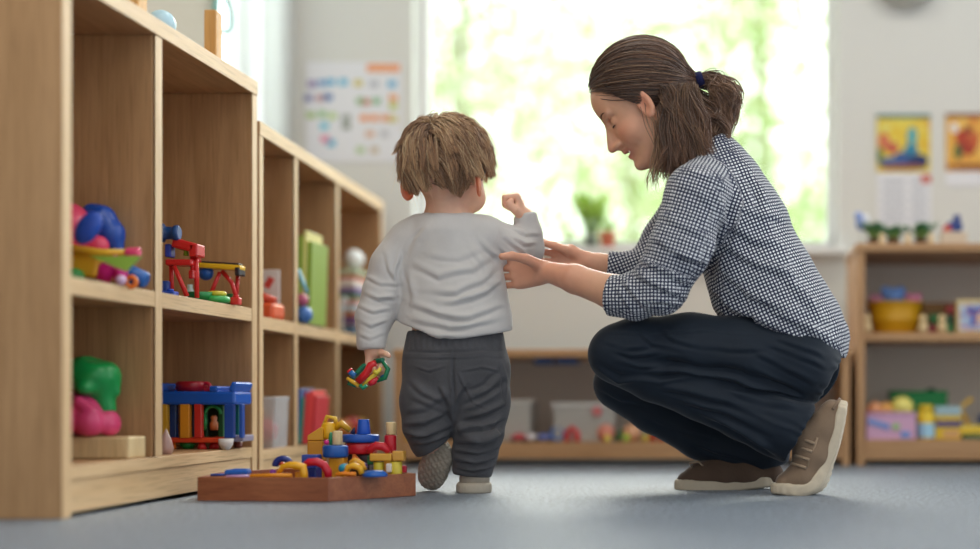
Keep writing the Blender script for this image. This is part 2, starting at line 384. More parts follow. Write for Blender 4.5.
cu = pymesh('curtain', np.array(V), np.array(Q), cm); so_ = cu.modifiers.new('thickness', 'SOLIDIFY'); so_.thickness = .001
tag(cu, 'sheer white curtain hanging at the side window', 'curtain')
# ---------------------------------------------------------------- outside: trees in daylight
def tree(x, y, h, crown, nleaf, seed, cols, label, name='tree'):
    r = np.random.default_rng(seed); e = empty(name, (x, y, -1.0), 0, label, 'tree', None)
    mb = MB(); mb.tube([(0, 0, 0), (.05, .03, h*.4), (-.03, .05, h*.8), (.03, 0, h)], [.09, .07, .04, .015], 8)
    bl = []
    for i in range(9):
        z0 = h*(.35+.06*i); a = r.uniform(0, 6.28); L = crown*r.uniform(.6, 1); t = (math.cos(a)*L, math.sin(a)*L, z0+.35*L); mb.tube([(0, 0, z0), (t[0]*.5, t[1]*.5, z0+.12*L), t], [.03, .02, .008], 6); bl.append(t)
    mb.build('trunk', matte('#b4ac98', .9, .3, 40), e)
    C = np.array(bl)[r.integers(0, len(bl), nleaf)]+r.normal(size=(nleaf, 3))*crown*np.array([.33, .33, .36])
    s = r.uniform(.03, .065, nleaf)[:, None]; A = r.normal(size=(nleaf, 3)); A /= np.linalg.norm(A, axis=1, keepdims=True); B = np.cross(A, r.normal(size=(nleaf, 3))); B /= np.linalg.norm(B, axis=1, keepdims=True)
    V = np.stack([C-A*s, C+B*s*.6, C+A*s, C-B*s*.6], 1).reshape(-1, 3); Q = np.arange(nleaf*4).reshape(-1, 4)
    pick = np.array([lin(c)[:3] for c in cols])[r.integers(0, len(cols), nleaf)]; f = pymesh('foliage', V, Q, leaf_m, e, cols=np.repeat(pick, 4, 0), smooth=False)
    return e
leaf_m, nt, b = newmat('sunlit_leaf'); at = N(nt, 'ShaderNodeAttribute', attribute_name='tint'); d_ = N(nt, 'ShaderNodeBsdfDiffuse'); t_ = N(nt, 'ShaderNodeBsdfTranslucent'); mxs = N(nt, 'ShaderNodeMixShader'); mxs.inputs[0].default_value = .55
nt.links.new(at.outputs['Color'], d_.inputs[0]); nt.links.new(at.outputs['Color'], t_.inputs[0]); nt.links.new(d_.outputs[0], mxs.inputs[1]); nt.links.new(t_.outputs[0], mxs.inputs[2]); nt.links.new(mxs.outputs[0], nt.nodes['Material Output'].inputs[0])
LC = ['#dfe6be', '#cddba8', '#eaeed2', '#c2d2ac', '#dee6d2']
tree(-2.2, 11.5, 5.0, 1.1, 3800, 1, LC, 'pale green leafy tree outside the window, left of the toddler\'s head')
tree(-1.05, 13.0, 5.2, 1.2, 3600, 2, LC, 'airy light green tree outside the window, between toddler and woman')
tree(.1, 10.5, 4.6, .9, 3000, 3, ['#c4d69c', '#b4cb8c', '#d8e2b4'], 'yellow green tree outside, just behind the woman\'s back')
tree(-.45, 16, 6.2, 1.4, 4000, 5, LC, 'most distant pale tree outside, above the woman\'s head')
tree(1.35, 13.5, 5.0, 1.2, 3800, 8, LC, 'pale green tree outside at the right edge of the window')
tag(MB().box((0, 30, -1.1), (80, 48, .2)).build('ground', matte('#b8c890', .95, .2, 3, .2)), kind='structure')
# daylight and overhead fill
sun = bpy.data.lights.new('sun', 'SUN'); sun.energy = SUN; sun.angle = math.radians(40); sun.color = (1, .95, .86); suno = bpy.data.objects.new('sun', sun); COL.objects.link(suno)
suno.rotation_euler = Vector((-.55, -.35, -1.0)).to_track_quat('-Z', 'Y').to_euler() if False else Vector((-.12, -.85, -.50)).to_track_quat('-Z', 'Y').to_euler()
area('window_daylight', (cx_, BY-.02, cz_+.05), (-math.pi/2, 0, 0), WX1-WX0-.15, WZ1-WZ0-.15, WINP, (.95, .98, 1.0)) if WINP > 0 else None
for i, (x, y) in enumerate(((-.9, 1.9), (.7, 1.9), (-.6, 4.1), (1.2, 4.1))):
    area('overhead_fill_light', (x, y, CE-.03), (0, 0, 0), .9, .5, FILL_POWER, (1, .93, .84))  # area lights added for soft fill; no ceiling fixtures are seen
# ---------------------------------------------------------------- shelving
def wd(ax): return wood('beech_veneer', '#c49a6e', '#a98055', ax, .45)
def wl_(ax): return wood('pale_beech_edge', '#e6c79c', '#d6b182', ax, .45)
def wb_(ax): return wood('warm_beech_veneer', '#c99e72', '#b08358', ax, .5)
def shelf_unit(name, label, X, Y0, Y1, H, depth, divs, zmid, zbot, t, cat='shelf', rot=0.0, top_t=.035):
    """open cubby unit whose front faces +x; the front plane runs along y from Y0 to Y1; divs = fractions"""
    e = empty(name, (X, Y0, 0), rot, label, cat); L = Y1-Y0; ed = .0
    def panel(nm, c, d, ax): return MB().box(c, d, None, .0022).build(nm, wd(ax), e)
    def edge(parent, c, d, ax): o = MB().box(c, d, None, .001).build('edge_band', wl_(ax), parent); return o
    D = depth
    for i, y in enumerate((t/2, L-t/2)):
        p = panel('side_panel', (-D/2, y, (H-top_t)/2), (D, t, H-top_t-.0004), 2); edge(p, (.0006, y, (H-top_t)/2), (.0014, t*.98, H-top_t-.002), 2)
    for f in divs:
        p = panel('divider', (-D/2-.002, f, (zbot+H-top_t)/2), (D-.006, t, H-top_t-zbot-.0006), 2); edge(p, (.0, f, (zbot+H-top_t)/2), (.0014, t*.98, H-top_t-zbot-.002), 2)
    p = panel('top_panel', (-D/2, L/2, H-top_t/2), (D+.003, L+.002, top_t), 1); edge(p, (.002, L/2, H-top_t/2), (.0014, L, top_t*.97), 1)
    ys = [t]+[f for f in divs]+[L-t]
    bays = [(t, divs[0]-t/2)]+[(divs[i]+t/2, divs[i+1]-t/2) for i in range(len(divs)-1)]+[(divs[-1]+t/2, L-t)]
    for (a, b) in bays:
        p = panel('shelf_board', (-D/2-.003, (a+b)/2, zmid-.0165), (D-.008, b-a-.0004, .033), 1); edge(p, (-.0005, (a+b)/2, zmid-.0165), (.0014, b-a-.001, .032), 1)
    p = panel('bottom_board', (-D/2-.001, L/2, zbot-.0125), (D-.004, L-2*t-.0004, .025), 1); edge(p, (.0, L/2, zbot-.0125), (.0014, L-2*t-.001, .0245), 1)
    MB().box((-.012, L/2, (zbot-.025)/2+.004), (.018, L-2*t-.0004, zbot-.025-.009), None, .001).build('plinth', wl_(1), e)
    MB().box((-D+.006, L/2, (zbot+H-top_t)/2), (.008, L-2*t, H-top_t-zbot), None, .0).build('back_panel', wd(2), e)
    return e
U1 = shelf_unit('shelf_unit', 'tall open beech cubby shelf in the left foreground with four toy-filled cubes', -1.225, 2.67, 3.725, 1.0, .36, [.437], .436, .094, .036)
aa = math.atan2(1.30-1.225, 5.32-3.75)
U2 = shelf_unit('shelf_unit', 'lower open beech cubby shelf behind the tall one, beside the toddler', -1.2255, 3.744, 5.312, .9075, .34, [.362, .865], .421, .083, .034, rot=aa)
SY = 4.72
def wide_shelf(label, x0, x1, H, boards, t=.026, D=.50, toe=.07):
    e = empty('shelf_unit', (x0, SY, 0), 0, label, 'shelf'); L = x1-x0
    for x in (t/2, L-t/2): MB().box((x, D/2, (H-t)/2), (t, D, H-t-.0004), None, .002).build('side_panel', wb_(2), e)
    MB().box((L/2, D/2, H-t/2), (L+.01, D+.008, t), None, .003).build('top_panel', wb_(0), e)
    for z in boards: MB().box((L/2, D/2+.004, z-t/2), (L-2*t-.0004, D-.01, t), None, .002).build('shelf_board', wb_(0), e)
    MB().box((L/2, .016, toe/2+.005), (L-2*t-.0004, .016, boards[0]-t-.012), None, .001).build('plinth', wb_(0), e)
    MB().box((L/2, D-.006, (boards[0]+H-t)/2), (L-2*t, .008, H-t-boards[0]), None).build('back_panel', matte('#ebe4d8', .9, .05, 60, .03), e)
    return e
U3 = wide_shelf('long low beech shelf under the window, standing behind the toddler and the woman', -1.12, .315, .368, [.073])
U4 = wide_shelf('open beech bookshelf at the right edge, under the two wall calendars', .336, 1.30, .701, [.081, .420])
# ---------------------------------------------------------------- things on the walls
def tex_panel(name, palette, scale, seed, stretch=(1, 1, 1)):
    m, nt, b = newmat(name); tc = N(nt, 'ShaderNodeTexCoord'); mp = N(nt, 'ShaderNodeMapping'); mp.inputs['Location'].default_value = (seed, seed*.7, 0); mp.inputs['Scale'].default_value = stretch
    v = N(nt, 'ShaderNodeTexNoise', i_Scale=float(scale), i_Detail=3.0, i_Roughness=.5, i_Distortion=.8)
    nt.links.new(tc.outputs['Object'], mp.inputs[0]); nt.links.new(mp.outputs[0], v.inputs['Vector'])
    cr = N(nt, 'ShaderNodeValToRGB'); cr.color_ramp.interpolation = 'EASE'; el = cr.color_ramp.elements; n = len(palette)
    for i, c in enumerate(palette):
        p = .3+.4*i/(n-1)
        if i == 0: el[0].position = p; el[0].color = lin(c)
        elif i == n-1: el[-1].position = p; el[-1].color = lin(c)
        else: q = el.new(p); q.color = lin(c)
    nt.links.new(v.outputs[0], cr.inputs[0]); nt.links.new(cr.outputs[0], b.inputs['Base Color']); b.inputs['Roughness'].default_value = .45
    return m
def WP(px, py, y=BY-.004): return P(px, py, y)
paper = matte('#e9eaf0', .8, .03, 60, .01)
def flat(mb, x0, y0, x1, y1, d, th=.003):
    a = WP(x0, y0); b = WP(x1, y1); c = (a+b)/2; mb.box((c[0], BY-.001-d-th/2, c[2]), (abs(b[0]-a[0]), th, abs(a[2]-b[2]))); return mb
# alphabet style poster on the left
po = flat(MB(), 306, 62, 402, 162, 0).build('poster', paper); tag(po, 'white chart poster with rows of small coloured pictures, left of the window', 'poster')
flat(MB(), 367, 64, 400, 72, .0035, .001).build('header', matte('#f2a777', .8, 0), po)
r_ = random.Random(3)
spec = [(312, 84, '#9a8ab8'), (322, 83, '#7aa4d0'), (331, 82, '#72b8dc'), (343, 82, '#66c0e0'), (358, 83, '#d8cc7a'), (374, 84, '#c0c4d0'), (392, 84, '#78bce0'),
        (308, 98, '#8a8cb8'), (320, 98, '#c8a0a8'), (328, 97, '#5a82b8'), (360, 101, '#9ac088'), (366, 102, '#d89a88'), (376, 101, '#90c098'), (393, 98, '#f0a868'), (393, 106, '#c8d078'),
        (311, 115, '#b0cc88'), (322, 114, '#a4cc94'), (332, 116, '#c4dc98'), (364, 118, '#f2a470'), (374, 118, '#f2a470'), (385, 118, '#eca878'), (393, 119, '#dcd088'),
        (324, 126, '#74cce4'), (346, 126, '#98a098'), (346, 118, '#a0a8a0'), (370, 134, '#e0b8a0'), (384, 134, '#c8c8d0'), (325, 139, '#ec90b4'), (331, 143, '#68bcdc'), (360, 150, '#b8d0a0'), (374, 150, '#d0c0a8')]
for i, (x, y, c) in enumerate(spec): flat(MB(), x-4+r_.uniform(-.5, .5), y-3.2, x+4.5, y+3.4, .0035, .0008).build('picture', matte(c, .8, 0), po)
def calendar(x0, x1, yt, ym, yb, art, label, spiral, sheet):
    c = flat(MB(), x0, yt, x1, ym, .0035).build('wall_calendar', art); tag(c, label, 'calendar')
    flat(MB(), x0, ym, x1+1, yb, 0).build('date_sheet', paper, c); flat(MB(), x0-.5, yt-1.5, x1+.5, yt+2.5, .006, .002).build('binding', matte(spiral, .5, 0), c)
    if sheet:
        for r in range(5):
            for q in range(2): 
                a = x0+6+q*28; flat(MB(), a, ym+9+r*9, a+(22 if q == 0 else 16), ym+12+r*9, .0035, .0006).build('text_line', matte('#b4bac6', .8, 0), c)
        flat(MB(), x1-9, ym+3, x1+1, ym+11, .0035, .0008).build('red_stamp', matte('#d06858', .8, 0), c)
    return c
c1 = calendar(877, 930, 116, 172, 226, tex_panel('calendar_art_blue', ['#e0b030', '#e8c83c', '#e8d85c', '#e8cc40'], 6, 2.3), 'wall calendar, yellow and blue picture above a printed date sheet', '#4a7a78', True)
c2 = calendar(946, 1000, 115, 171, 186, tex_panel('calendar_art_orange', ['#d88838', '#e8b048', '#ecc468', '#e0a040'], 7, 5.1), 'wall picture in orange and red hung at the right edge, above a short white strip', '#8a5a40', False)
def blob(par, x, y, rx, ry, c, d_): q = WP(x, y); MB().ball((q[0], BY-.001-d_, q[2]), (rx*BY/FPX, .0008, ry*BY/FPX), 16).build('painted_shape', matte(c, .7, 0), par)
for i, (x, y, rx, ry, c) in enumerate(((884, 141, 6, 8, '#d87c5c'), (892, 148, 7, 6, '#c86850'), (880, 156, 3, 9, '#5c7c48'), (904, 160, 12, 8, '#3c5a98'), (890, 163, 9, 6, '#4c6ca0'), (918, 161, 10, 7, '#28386c'), (912, 137, 5, 10, '#5cb0b8'), (911, 150, 7, 6, '#3c88a8'), (903, 167, 24, 2.6, '#9a5a3c'), (922, 128, 4, 3, '#f0e070'), (886, 128, 5, 3, '#e8e488'))): blob(c1, x, y, rx, ry, c, .0065+.0003*i)
for i, (x, y, rx, ry, c) in enumerate(((954, 128, 4, 5, '#e8e8ec'), (962, 138, 7, 8, '#b84830'), (968, 148, 8, 7, '#a83c2c'), (958, 152, 4, 8, '#4c6a3c'), (974, 140, 5, 9, '#c86038'), (968, 130, 4, 4, '#8c3428'), (973, 167, 26, 2.6, '#8c4c2c'))): blob(c2, x, y, rx, ry, c, .0065+.0003*i)
lp = WP(906, -12); lamp = empty('wall_lamp', (lp[0], BY-.04, lp[2]), 0, 'rounded grey wall lamp cut off by the top edge', 'lamp')
MB().ball((0, 0, 0), (.105, .04, .075), 28).build('lamp_shade', matte('#b4b4ac', .5, .02, 60, .01), lamp); MB().ball((0, -.002, .006), (.112, .03, .08), 28).build('rim', matte('#a09e94', .5, .02, 60, .01), lamp)
a = P(214, 14, 4.7); tag(MB().tube([(LX+.02, 4.7+.07*math.cos(q), a[2]+.055*math.sin(q)) for q in np.linspace(0, 6.283, 24, endpoint=False)], .008, 8, True).build('wall_hoop', plastic('#6ab0ac', .4)), 'teal hoop hanging on the left wall above the tall shelf', 'decoration')
# ---------------------------------------------------------------- plants on the sill and shelf top
def leafy(name, base, pot_r, pot_h, potc, n, hgt, spread_, cols, label, group=None, broad=.35, seed=0, tray=False):
    r = np.random.default_rng(seed); e = empty(name, base, 0, label, 'plant', group)
    MB().lathe([(0, pot_r*.7), (pot_h*.8, pot_r*.95), (pot_h*.8, pot_r*1.08), (pot_h, pot_r*1.1), (pot_h, pot_r*.95), (pot_h*.85, pot_r*.9)], (0, 0, 0), (0, 0, 1), 24).build('pot', plastic(potc, .6) if potc else glass, e)
    MB().cyl((0, 0, pot_h*.82), (0, 0, pot_h*.87), pot_r*.9).build('soil', matte('#4a3a2c', .95, .4, 200), e)
    st = MB(); V = []; Q = []
    for i in range(n):
        a = r.uniform(0, 6.28); L = hgt*r.uniform(.55, 1); lean = spread_*r.uniform(.2, 1); b0 = np.array([math.cos(a)*pot_r*.4, math.sin(a)*pot_r*.4, pot_h*.85]); b1 = b0+np.array([math.cos(a)*lean*.4, math.sin(a)*lean*.4, L*.6]); tp = b1+np.array([math.cos(a)*lean*.6, math.sin(a)*lean*.6, L*.35])
        st.tube([b0, b1], .0018, 5)
        side = np.array([-math.sin(a), math.cos(a), 0])*L*broad*.5; md = (b1+tp)/2+np.array([0, 0, .006]); k = len(V)
        V += [b1-np.array([0, 0, L*.15]), md-side, md+np.array([0, 0, .004]), md+side, tp-np.array([0, 0, L*.05])]; Q += [(k, k+1, k+4, k+2), (k, k+2, k+4, k+3)]
    st.build('stem', matte('#7a9a50', .8, 0), e)
    f = pymesh('leaves', np.array(V), np.array(Q), matte(cols, .5, .1, 80, .25), e, smooth=True); s_ = f.modifiers.new('thickness', 'SOLIDIFY'); s_.thickness = .0012
    return e
leafy('potted_plant', (P(606, 250, 5.40)[0], 5.46, WZ0+.0), .031, .06, '#c8684c', 12, .06, .05, '#9cc860', 'small plant in a terracotta pot on the window sill, left of the woman', seed=1)
leafy('potted_plant', (P(588, 250, 5.40)[0], 5.50, WZ0+.0), .026, .055, '#aab4a4', 60, .19, .085, '#b4dc60', 'bushy lime green plant in a grey pot on the window sill', seed=2, broad=.16)
leafy('potted_plant', (P(567, 250, 5.40)[0], 5.46, WZ0+.0), .014, .028, '#d8dcd4', 6, .055, .015, '#b0cc40', 'smallest sprout on the window sill, near the woman\'s hands', seed=3, broad=.4)
for i, (px, lab, sc_) in enumerate(((874, 'small spiky green plant at the left end of the right bookshelf top', 1.0), (893, 'low spiky green plant between two others on the right bookshelf top', .85), (921, 'wide low green plant on the bookshelf top under the yellow calendar', 1.0))):
    y = SY+.1; leafy('potted_plant', (P(px, 240, y)[0], y, .701), .022, .022, '#7a5a48', 40, .062*sc_, .06*sc_, '#3f8450', lab, 'little green plants on the right bookshelf', .22, 10+i)
for px, lab in ((882, 'tiny cream figure between the two left plants on the bookshelf'), (908, 'tiny cream figure beside the plant under the yellow calendar'), (931, 'tiny cream figure right of the last plant on the bookshelf')):
    q = P(px, 242, SY+.04); q[2] = .701; single('peg_figure', MB().lathe([(0, .009), (.012, .011), (.018, .006)], q, (0, 0, 1), 14).ball(q+[0, 0, .026], .0095), plastic('#e6cfa4', .5), lab, 'toy figure', 'cream peg figures on the bookshelf top')
q = P(862, 242, SY+.12); q[2] = .701
e = empty('toy_bird', q, 0, 'blue and white toy bird at the left end of the bookshelf top', 'toy'); MB().cyl((0, 0, 0), (0, 0, .05), .004).build('perch', plastic('#d8d8d4'), e); MB().ball((0, 0, .078), (.022, .016, .026)).ball((-.012, 0, .1), .014).build('body', plastic('#8aa0d8', .4), e); MB().ball((.012, -.008, .085), (.012, .012, .02)).build('wing', plastic('#e8eaf4', .4), e)
q = P(953, 242, SY+.1); q[2] = .701
e = empty('toy_train', q, 0, 'dark blue toy on a small cream box on the bookshelf top', 'toy'); MB().box((0, 0, .022), (.085, .06, .044), None, .004).build('base_box', matte('#d8c8b4', .8, 0), e)
MB().box((.004, 0, .062), (.05, .04, .034), None, .008).cyl((.012, 0, .078), (.012, 0, .1), .012).build('cab', plastic('#2c4488'), e); MB().cyl((-.02, -.022, .055), (-.02, .022, .055), .013).build('wheel', plastic('#c85040'), e)
# ---------------------------------------------------------------- toys
def one(name, mb, col, label, cat='toy', group=None, rough=.28, bev=0.0):
    return single(name, mb, plastic(col, rough) if isinstance(col, str) else col, label, cat, group, bev)
def shelfpt(px, y, z, x=None):
    return P(px, 0, y)*np.array([1, 1, 0])+np.array([0, 0, z])
Z1a, Z1b, Z2a, Z2b = .436, .094, .421, .083
nat = wood('natural_block_wood', '#e8cfa0', '#d9ba86', 2, .5, 1.5)
def arc(c, r, a0, a1, n=14, ax='y', tilt=0.0):
    o = []
    for a in np.linspace(a0, a1, n):
        v = Vector((r*math.cos(a), 0, r*math.sin(a)))
        if ax == 'z': v = Vector((r*math.cos(a), r*math.sin(a), 0))
        if tilt: v = RZ(tilt) @ v
        o.append(np.array(c)+np.array(v))
    return o
# ---- upper left cube of the tall unit: a heap of bulky plastic toys. Depth of the heap about y 2.9
Yt = 3.02; Q = lambda x, y, Y=Yt: P(x, y, Y)
S = SDF(Q(40, 300)-[.1, .15, .1], Q(110, 190)+[.1, .15, .1], .004)
S.ell(Q(68, 228), (.045, .05, .052), None, .02); S.cone(Q(55, 248), Q(98, 246), .03, .022, .02); S.ell(Q(72, 222), (.03, .055, .02), None, .01); S.ell(Q(88, 226, 2.96), (.012, .02, .03), None, .01, 's')
o = sdf_obj('rounded_toy', S, plastic('#e0456a', .25)); tag(o, 'rounded pink and red plastic toy topmost in the upper left cube', 'toy')
MB().ball(Q(88, 228, 2.862), (.022, .012, .035), R=RY(.6)).build('blue_pad', plastic('#2450b8'), o)
S = SDF(Q(60, 290)-[.1, .1, .1], Q(130, 190)+[.1, .15, .1], .004)
S.chain([Q(92, 213, 3.06), Q(101, 219, 3.06), Q(111, 234, 3.06), Q(116, 247, 3.06)], [.02, .027, .026, .016], .012); S.ell(Q(104, 234, 2.98), (.008, .02, .018), None, .008, 's')
o = sdf_obj('toy_car_shell', S, plastic('#1f4fae', .25)); tag(o, 'curved blue plastic shell leaning on the pink toy in the upper left cube', 'toy')
e = empty('toy_dump_bed', (0, 0, 0), 0, 'yellow plastic tipper bed under the pink toy in the upper left cube', 'toy')
MB().prism([(-.055, .0), (.045, .0), (.06, .055), (-.065, .055)], -.05, .05, Matrix.Translation(Vector(Q(82, 279))) @ RX(math.pi/2).to_4x4()).build('bin', plastic('#e0b030'), e, .004)
MB().tube([Q(70, 249, 2.97), Q(102, 253, 2.97), Q(128, 252, 2.97)], [.010, .008, .006], 10).build('rim', plastic('#f0c43a'), e)
MB().cyl(Q(126, 252, 2.97), Q(140, 253, 2.97), .0095, .011, 16, .003).build('grip', plastic('#e8507a'), e)
MB().prism([(-.05, 0), (.05, 0), (.02, -.03)], -.004, .004, Matrix.Translation(Vector(Q(116, 256, 2.875))) @ RX(math.pi/2).to_4x4()).build('side_panel', plastic('#8fb84a'), e)
o = one('toy_tube', MB().tube([Q(103, 281, 2.94), Q(107, 270, 2.94), Q(116, 263, 2.94), Q(122, 270, 2.94), Q(119, 282, 2.94)], [.014, .018, .017, .014, .010], 12), '#d8208c', 'bent magenta plastic tube in the upper left cube', 'toy')
o = one('toy_peg', MB().cyl(Q(122, 271, 3.03), Q(147, 281, 3.03), .02, .017, 20, .006), '#2464b4', 'blue plastic peg lying at the right of the upper left cube', 'toy')
one('toy_ring', MB().tube(arc(Q(131, 282, 2.96), .010, 0, 6.283*.95, 16), .005, 8, True), '#e87a28', 'small orange ring in front of the blue peg', 'toy')
one('toy_ball', MB().ball(Q(121, 281, 2.92)+[0, 0, .002], .010), '#dcb8e0', 'tiny lilac ball at the front of the upper left cube', 'ball')
one('toy_ball', MB().ball([Q(75, 283, 2.96)[0], 2.96, Z1a+.0185], .018), '#38a04c', 'green ball tucked at the front left of the upper left cube', 'ball')
# ---- upper right cube: red and blue construction toys on the shelf, y about 3.35
Yt = 3.45; Q = lambda x, y, Y=Yt: P(x, y, Y); zz = Z1a
def onz(x, Y, z=Z1a): q = P(x, 0, Y); q[2] = z; return q
e = empty('toy_crane', onz(186, Yt), 0, 'red plastic toy crane frame with struts in the upper right cube', 'toy')
b0 = -np.array(e.location)
def T_(mb_pts, r, name, col, par, n=8): return MB().tube([q+b0 for q in mb_pts], r, n).build(name, plastic(col), par)
MB().box(Q(187, 246)+b0, (.055, .05, .022), RY(.25), .006).box(Q(197, 251)+b0, (.02, .05, .03), None, .004).build('cab_roof', plastic('#d02828'), e)
T_([Q(173, 238), Q(180, 241), Q(200, 248)], .005, 'boom', '#d02828', e)
MB().box(Q(182, 263)+b0, (.062, .045, .014), None, .004).build('deck', plastic('#d42c2c'), e)
for pts in ([Q(192, 252), Q(193, 278)], [Q(196, 250), Q(197, 298)], [Q(174, 266, 3.42), Q(187, 296, 3.42)], [Q(171, 262), Q(172, 297)], [Q(198, 252, 3.58), Q(199, 268, 3.58)]): T_(pts, .0055, 'strut', '#d42c2c', e)
MB().box(Q(194, 275)+b0, (.012, .04, .02), None, .003).build('bracket', plastic('#b82020'), e)
T_([Q(177, 246), Q(186, 249), Q(186, 256)], .006, 'pipe', '#7fae30', e); MB().box(Q(170, 251)+b0, (.014, .03, .03), None, .003).build('block', plastic('#3048b8'), e)
MB().box(Q(167, 289)+b0, (.02, .04, .036), None, .004).build('side_block', plastic('#2850b0'), e)
one('toy_rattle', MB().lathe([(0, .02), (.008, .022), (.012, .015), (.03, .014), (.034, .018), (.042, .018), (.045, .014)], Q(160, 233, 3.43), (1, 0, 0), 22), '#1d4a86', 'dark blue knobbed toy on top of the red crane frame', 'toy')
e2 = empty('toy_bridge', onz(222, 3.58), 0, 'yellow toy bridge on red splayed legs in the upper right cube', 'toy'); b0 = -np.array(e2.location); QQ = lambda x, y, Y=3.58: P(x, y, Y)
MB().box(QQ(222, 267)+b0, (.100, .04, .012), RY(.06), .003).build('deck', plastic('#e8b828'), e2); MB().box(QQ(222, 263.4)+b0, (.09, .03, .004), RY(.06), .001).build('track', plastic('#2c2c34'), e2)
MB().box(QQ(240, 272)+b0, (.012, .044, .02), None, .003).build('end_cap', plastic('#24242c'), e2)
for pts, c in (([QQ(220, 272), QQ(208, 300)], '#d42c2c'), ([QQ(222, 271), QQ(232, 283), QQ(237, 300)], '#d42c2c'), ([QQ(238, 274, 3.60), QQ(236, 300, 3.60)], '#c82424')): T_(pts, .0052, 'leg', c, e2)
MB().ball(QQ(206, 273)+b0, (.018, .014, .018)).build('blue_bell', plastic('#2058a8'), e2)
one('toy_bowl', MB().lathe([(0, .012), (.012, .026), (.026, .03), (.026, .026), (.006, .008)], onz(200, 3.50, Z1a), (0, 0, 1), 22), '#1f8a48', 'green plastic bowl behind the red legs in the upper right cube', 'bowl')
one('toy_bottle', MB().lathe([(0, .012), (.03, .012), (.04, .006), (.05, .006)], onz(190, 3.58), (0, 0, 1), 18), '#c8e0dc', 'tiny pale blue bottle standing under the red crane frame', 'bottle')
one('toy_ring', MB().tube([onz(217, 3.52, Z1a+.01)+[.022*math.cos(a), .022*math.sin(a), 0] for a in np.linspace(0, 6.283, 20, endpoint=False)], .0085, 10, True), '#3fae58', 'green plastic ring lying flat in the upper right cube', 'toy')
one('toy_ring', MB().tube([onz(217, 3.52, Z1a+.024)+[.016*math.cos(a), .016*math.sin(a), 0] for a in np.linspace(0, 6.283, 20, endpoint=False)], .006, 10, True), '#d8c840', 'yellow plastic ring stacked on the green one in the upper right cube', 'toy')
one('toy_cup', MB().lathe([(0, .013), (.03, .017), (.032, .013)], onz(231, 3.64), (0, 0, 1), 18), '#247a40', 'dark green cup behind the toy bridge in the upper right cube', 'cup')
one('toy_brick', MB().box(onz(236, 3.56)+[0, 0, .009], (.022, .022, .018), None, .003).cyl(onz(236, 3.56)+[0, 0, .018], onz(236, 3.56)+[0, 0, .023], .007), '#d83030', 'small red brick at the front of the upper right cube', 'toy brick')
one('toy_brick', MB().box(onz(170, 3.38)+[0, 0, .01], (.03, .03, .02), None, .003).cyl(onz(170, 3.38)+[0, 0, .02], onz(170, 3.38)+[0, 0, .025], .008), '#2050c0', 'blue brick at the front left of the upper right cube', 'toy brick')
# ---- lower left cube: green and pink moulded heads on a wooden block
q = P(110, 449, 3.03); q[2] = Z1b+.028; one('wooden_block', MB().box((-1.297, 3.025, Z1b+.0225), (.124, .085, .044), None, .004), nat, 'pale rectangular wooden block lying in the lower left cube', 'block')
Q = lambda x, y, Y=3.03: P(x, y, Y); zt = Z1b+.0445
S = SDF(Q(60, 430)-[.08, .12, .1], Q(125, 350)+[.08, .12, .05], .0035)
S.ell(Q(94, 376), (.052, .05, .038), None, .015); S.cone(Q(100, 385), Q(106, 408), .03, .02, .02); S.ell(Q(84, 372), (.035, .045, .032), None, .01); S.ell(Q(99, 356, 3.01), (.028, .04, .013), None, .008, 's'); S.ell(Q(85, 388, 2.99), (.018, .02, .014), None, .012); S.ell(Q(106, 378, 2.97), (.012, .018, .013), None, .006, 's'); S.cone(Q(112, 372), Q(116, 392), .012, .009, .01)
o = sdf_obj('moulded_toy', S, plastic('#149a4c', .3)); tag(o, 'green moulded plastic toy with a hollow top, resting on the pink one', 'toy')
S = SDF(Q(50, 450)-[.08, .12, .05], Q(125, 380)+[.08, .12, .05], .0035)
b1 = P(75, 0, 3.03); 
S.ell((P(80, 0, 3.03)[0], 3.02, zt+.045), (.055, .05, .046), None, .015); S.ell((P(98, 0, 3.03)[0], 2.99, zt+.03), (.03, .03, .031), None, .008); S.ell((P(112, 0, 3.03)[0], 3.02, zt+.026), (.02, .03, .027), None, .006); S.ell((P(78, 0, 3.03)[0], 2.97, zt+.028), (.02, .02, .028), None, .006); S.ell((P(90, 0, 3.03)[0], 2.965, zt+.058), (.012, .012, .01), None, .006, 's'); S.cone((P(90, 0, 3.03)[0], 2.98, zt+.07), (P(104, 0, 3.03)[0], 2.98, zt+.05), .012, .01, .008)
S.plane_cut((0, 3.03, zt+.0015), (0, 0, -1), Q(50, 470)-.1, Q(125, 420)+.1)
o = sdf_obj('moulded_toy', S, plastic('#e0487c', .3)); tag(o, 'pink moulded plastic toy on the wooden block in the lower left cube', 'toy')
# ---- lower right cube: blue roofed play garage
Yg = 3.59; g = empty('toy_garage', onz(203, Yg, Z1b), 0, 'toy garage with blue roof tray and coloured columns in the lower right cube', 'toy'); b0 = -np.array(g.location); Q = lambda x, y, Y=Yg: P(x, y, Y)+b0
MB().box(Q(204, 398), (.190, .12, .032), None, .006).box(Q(167, 388), (.016, .12, .022), RY(-.4), .005).box(Q(241, 387), (.014, .12, .024), RY(.4), .005).box(Q(222, 389), (.02, .12, .014), None, .004).build('roof_tray', plastic('#1c5cc0', .25), g)
for x, c, w_, yo in ((166, '#d8a82c', .011, -.05), (170, '#1a6a48', .012, .03), (174, '#1c3c7c', .014, -.03), (186, '#e89a28', .021, -.05), (199, '#d03028', .016, -.05), (192, '#18243c', .014, .0), (206, '#2a6a38', .012, .05), (214, '#1e3a28', .03, .055), (222, '#2c8048', .012, .02), (230, '#1c489c', .02, -.05), (238, '#16706c', .010, .0), (242, '#1c50ac', .008, -.05)):
    MB().box(Q(x, 421, Yg+yo), (w_*1.07, .018, .08), None, .002).build('column', plastic(c), g)
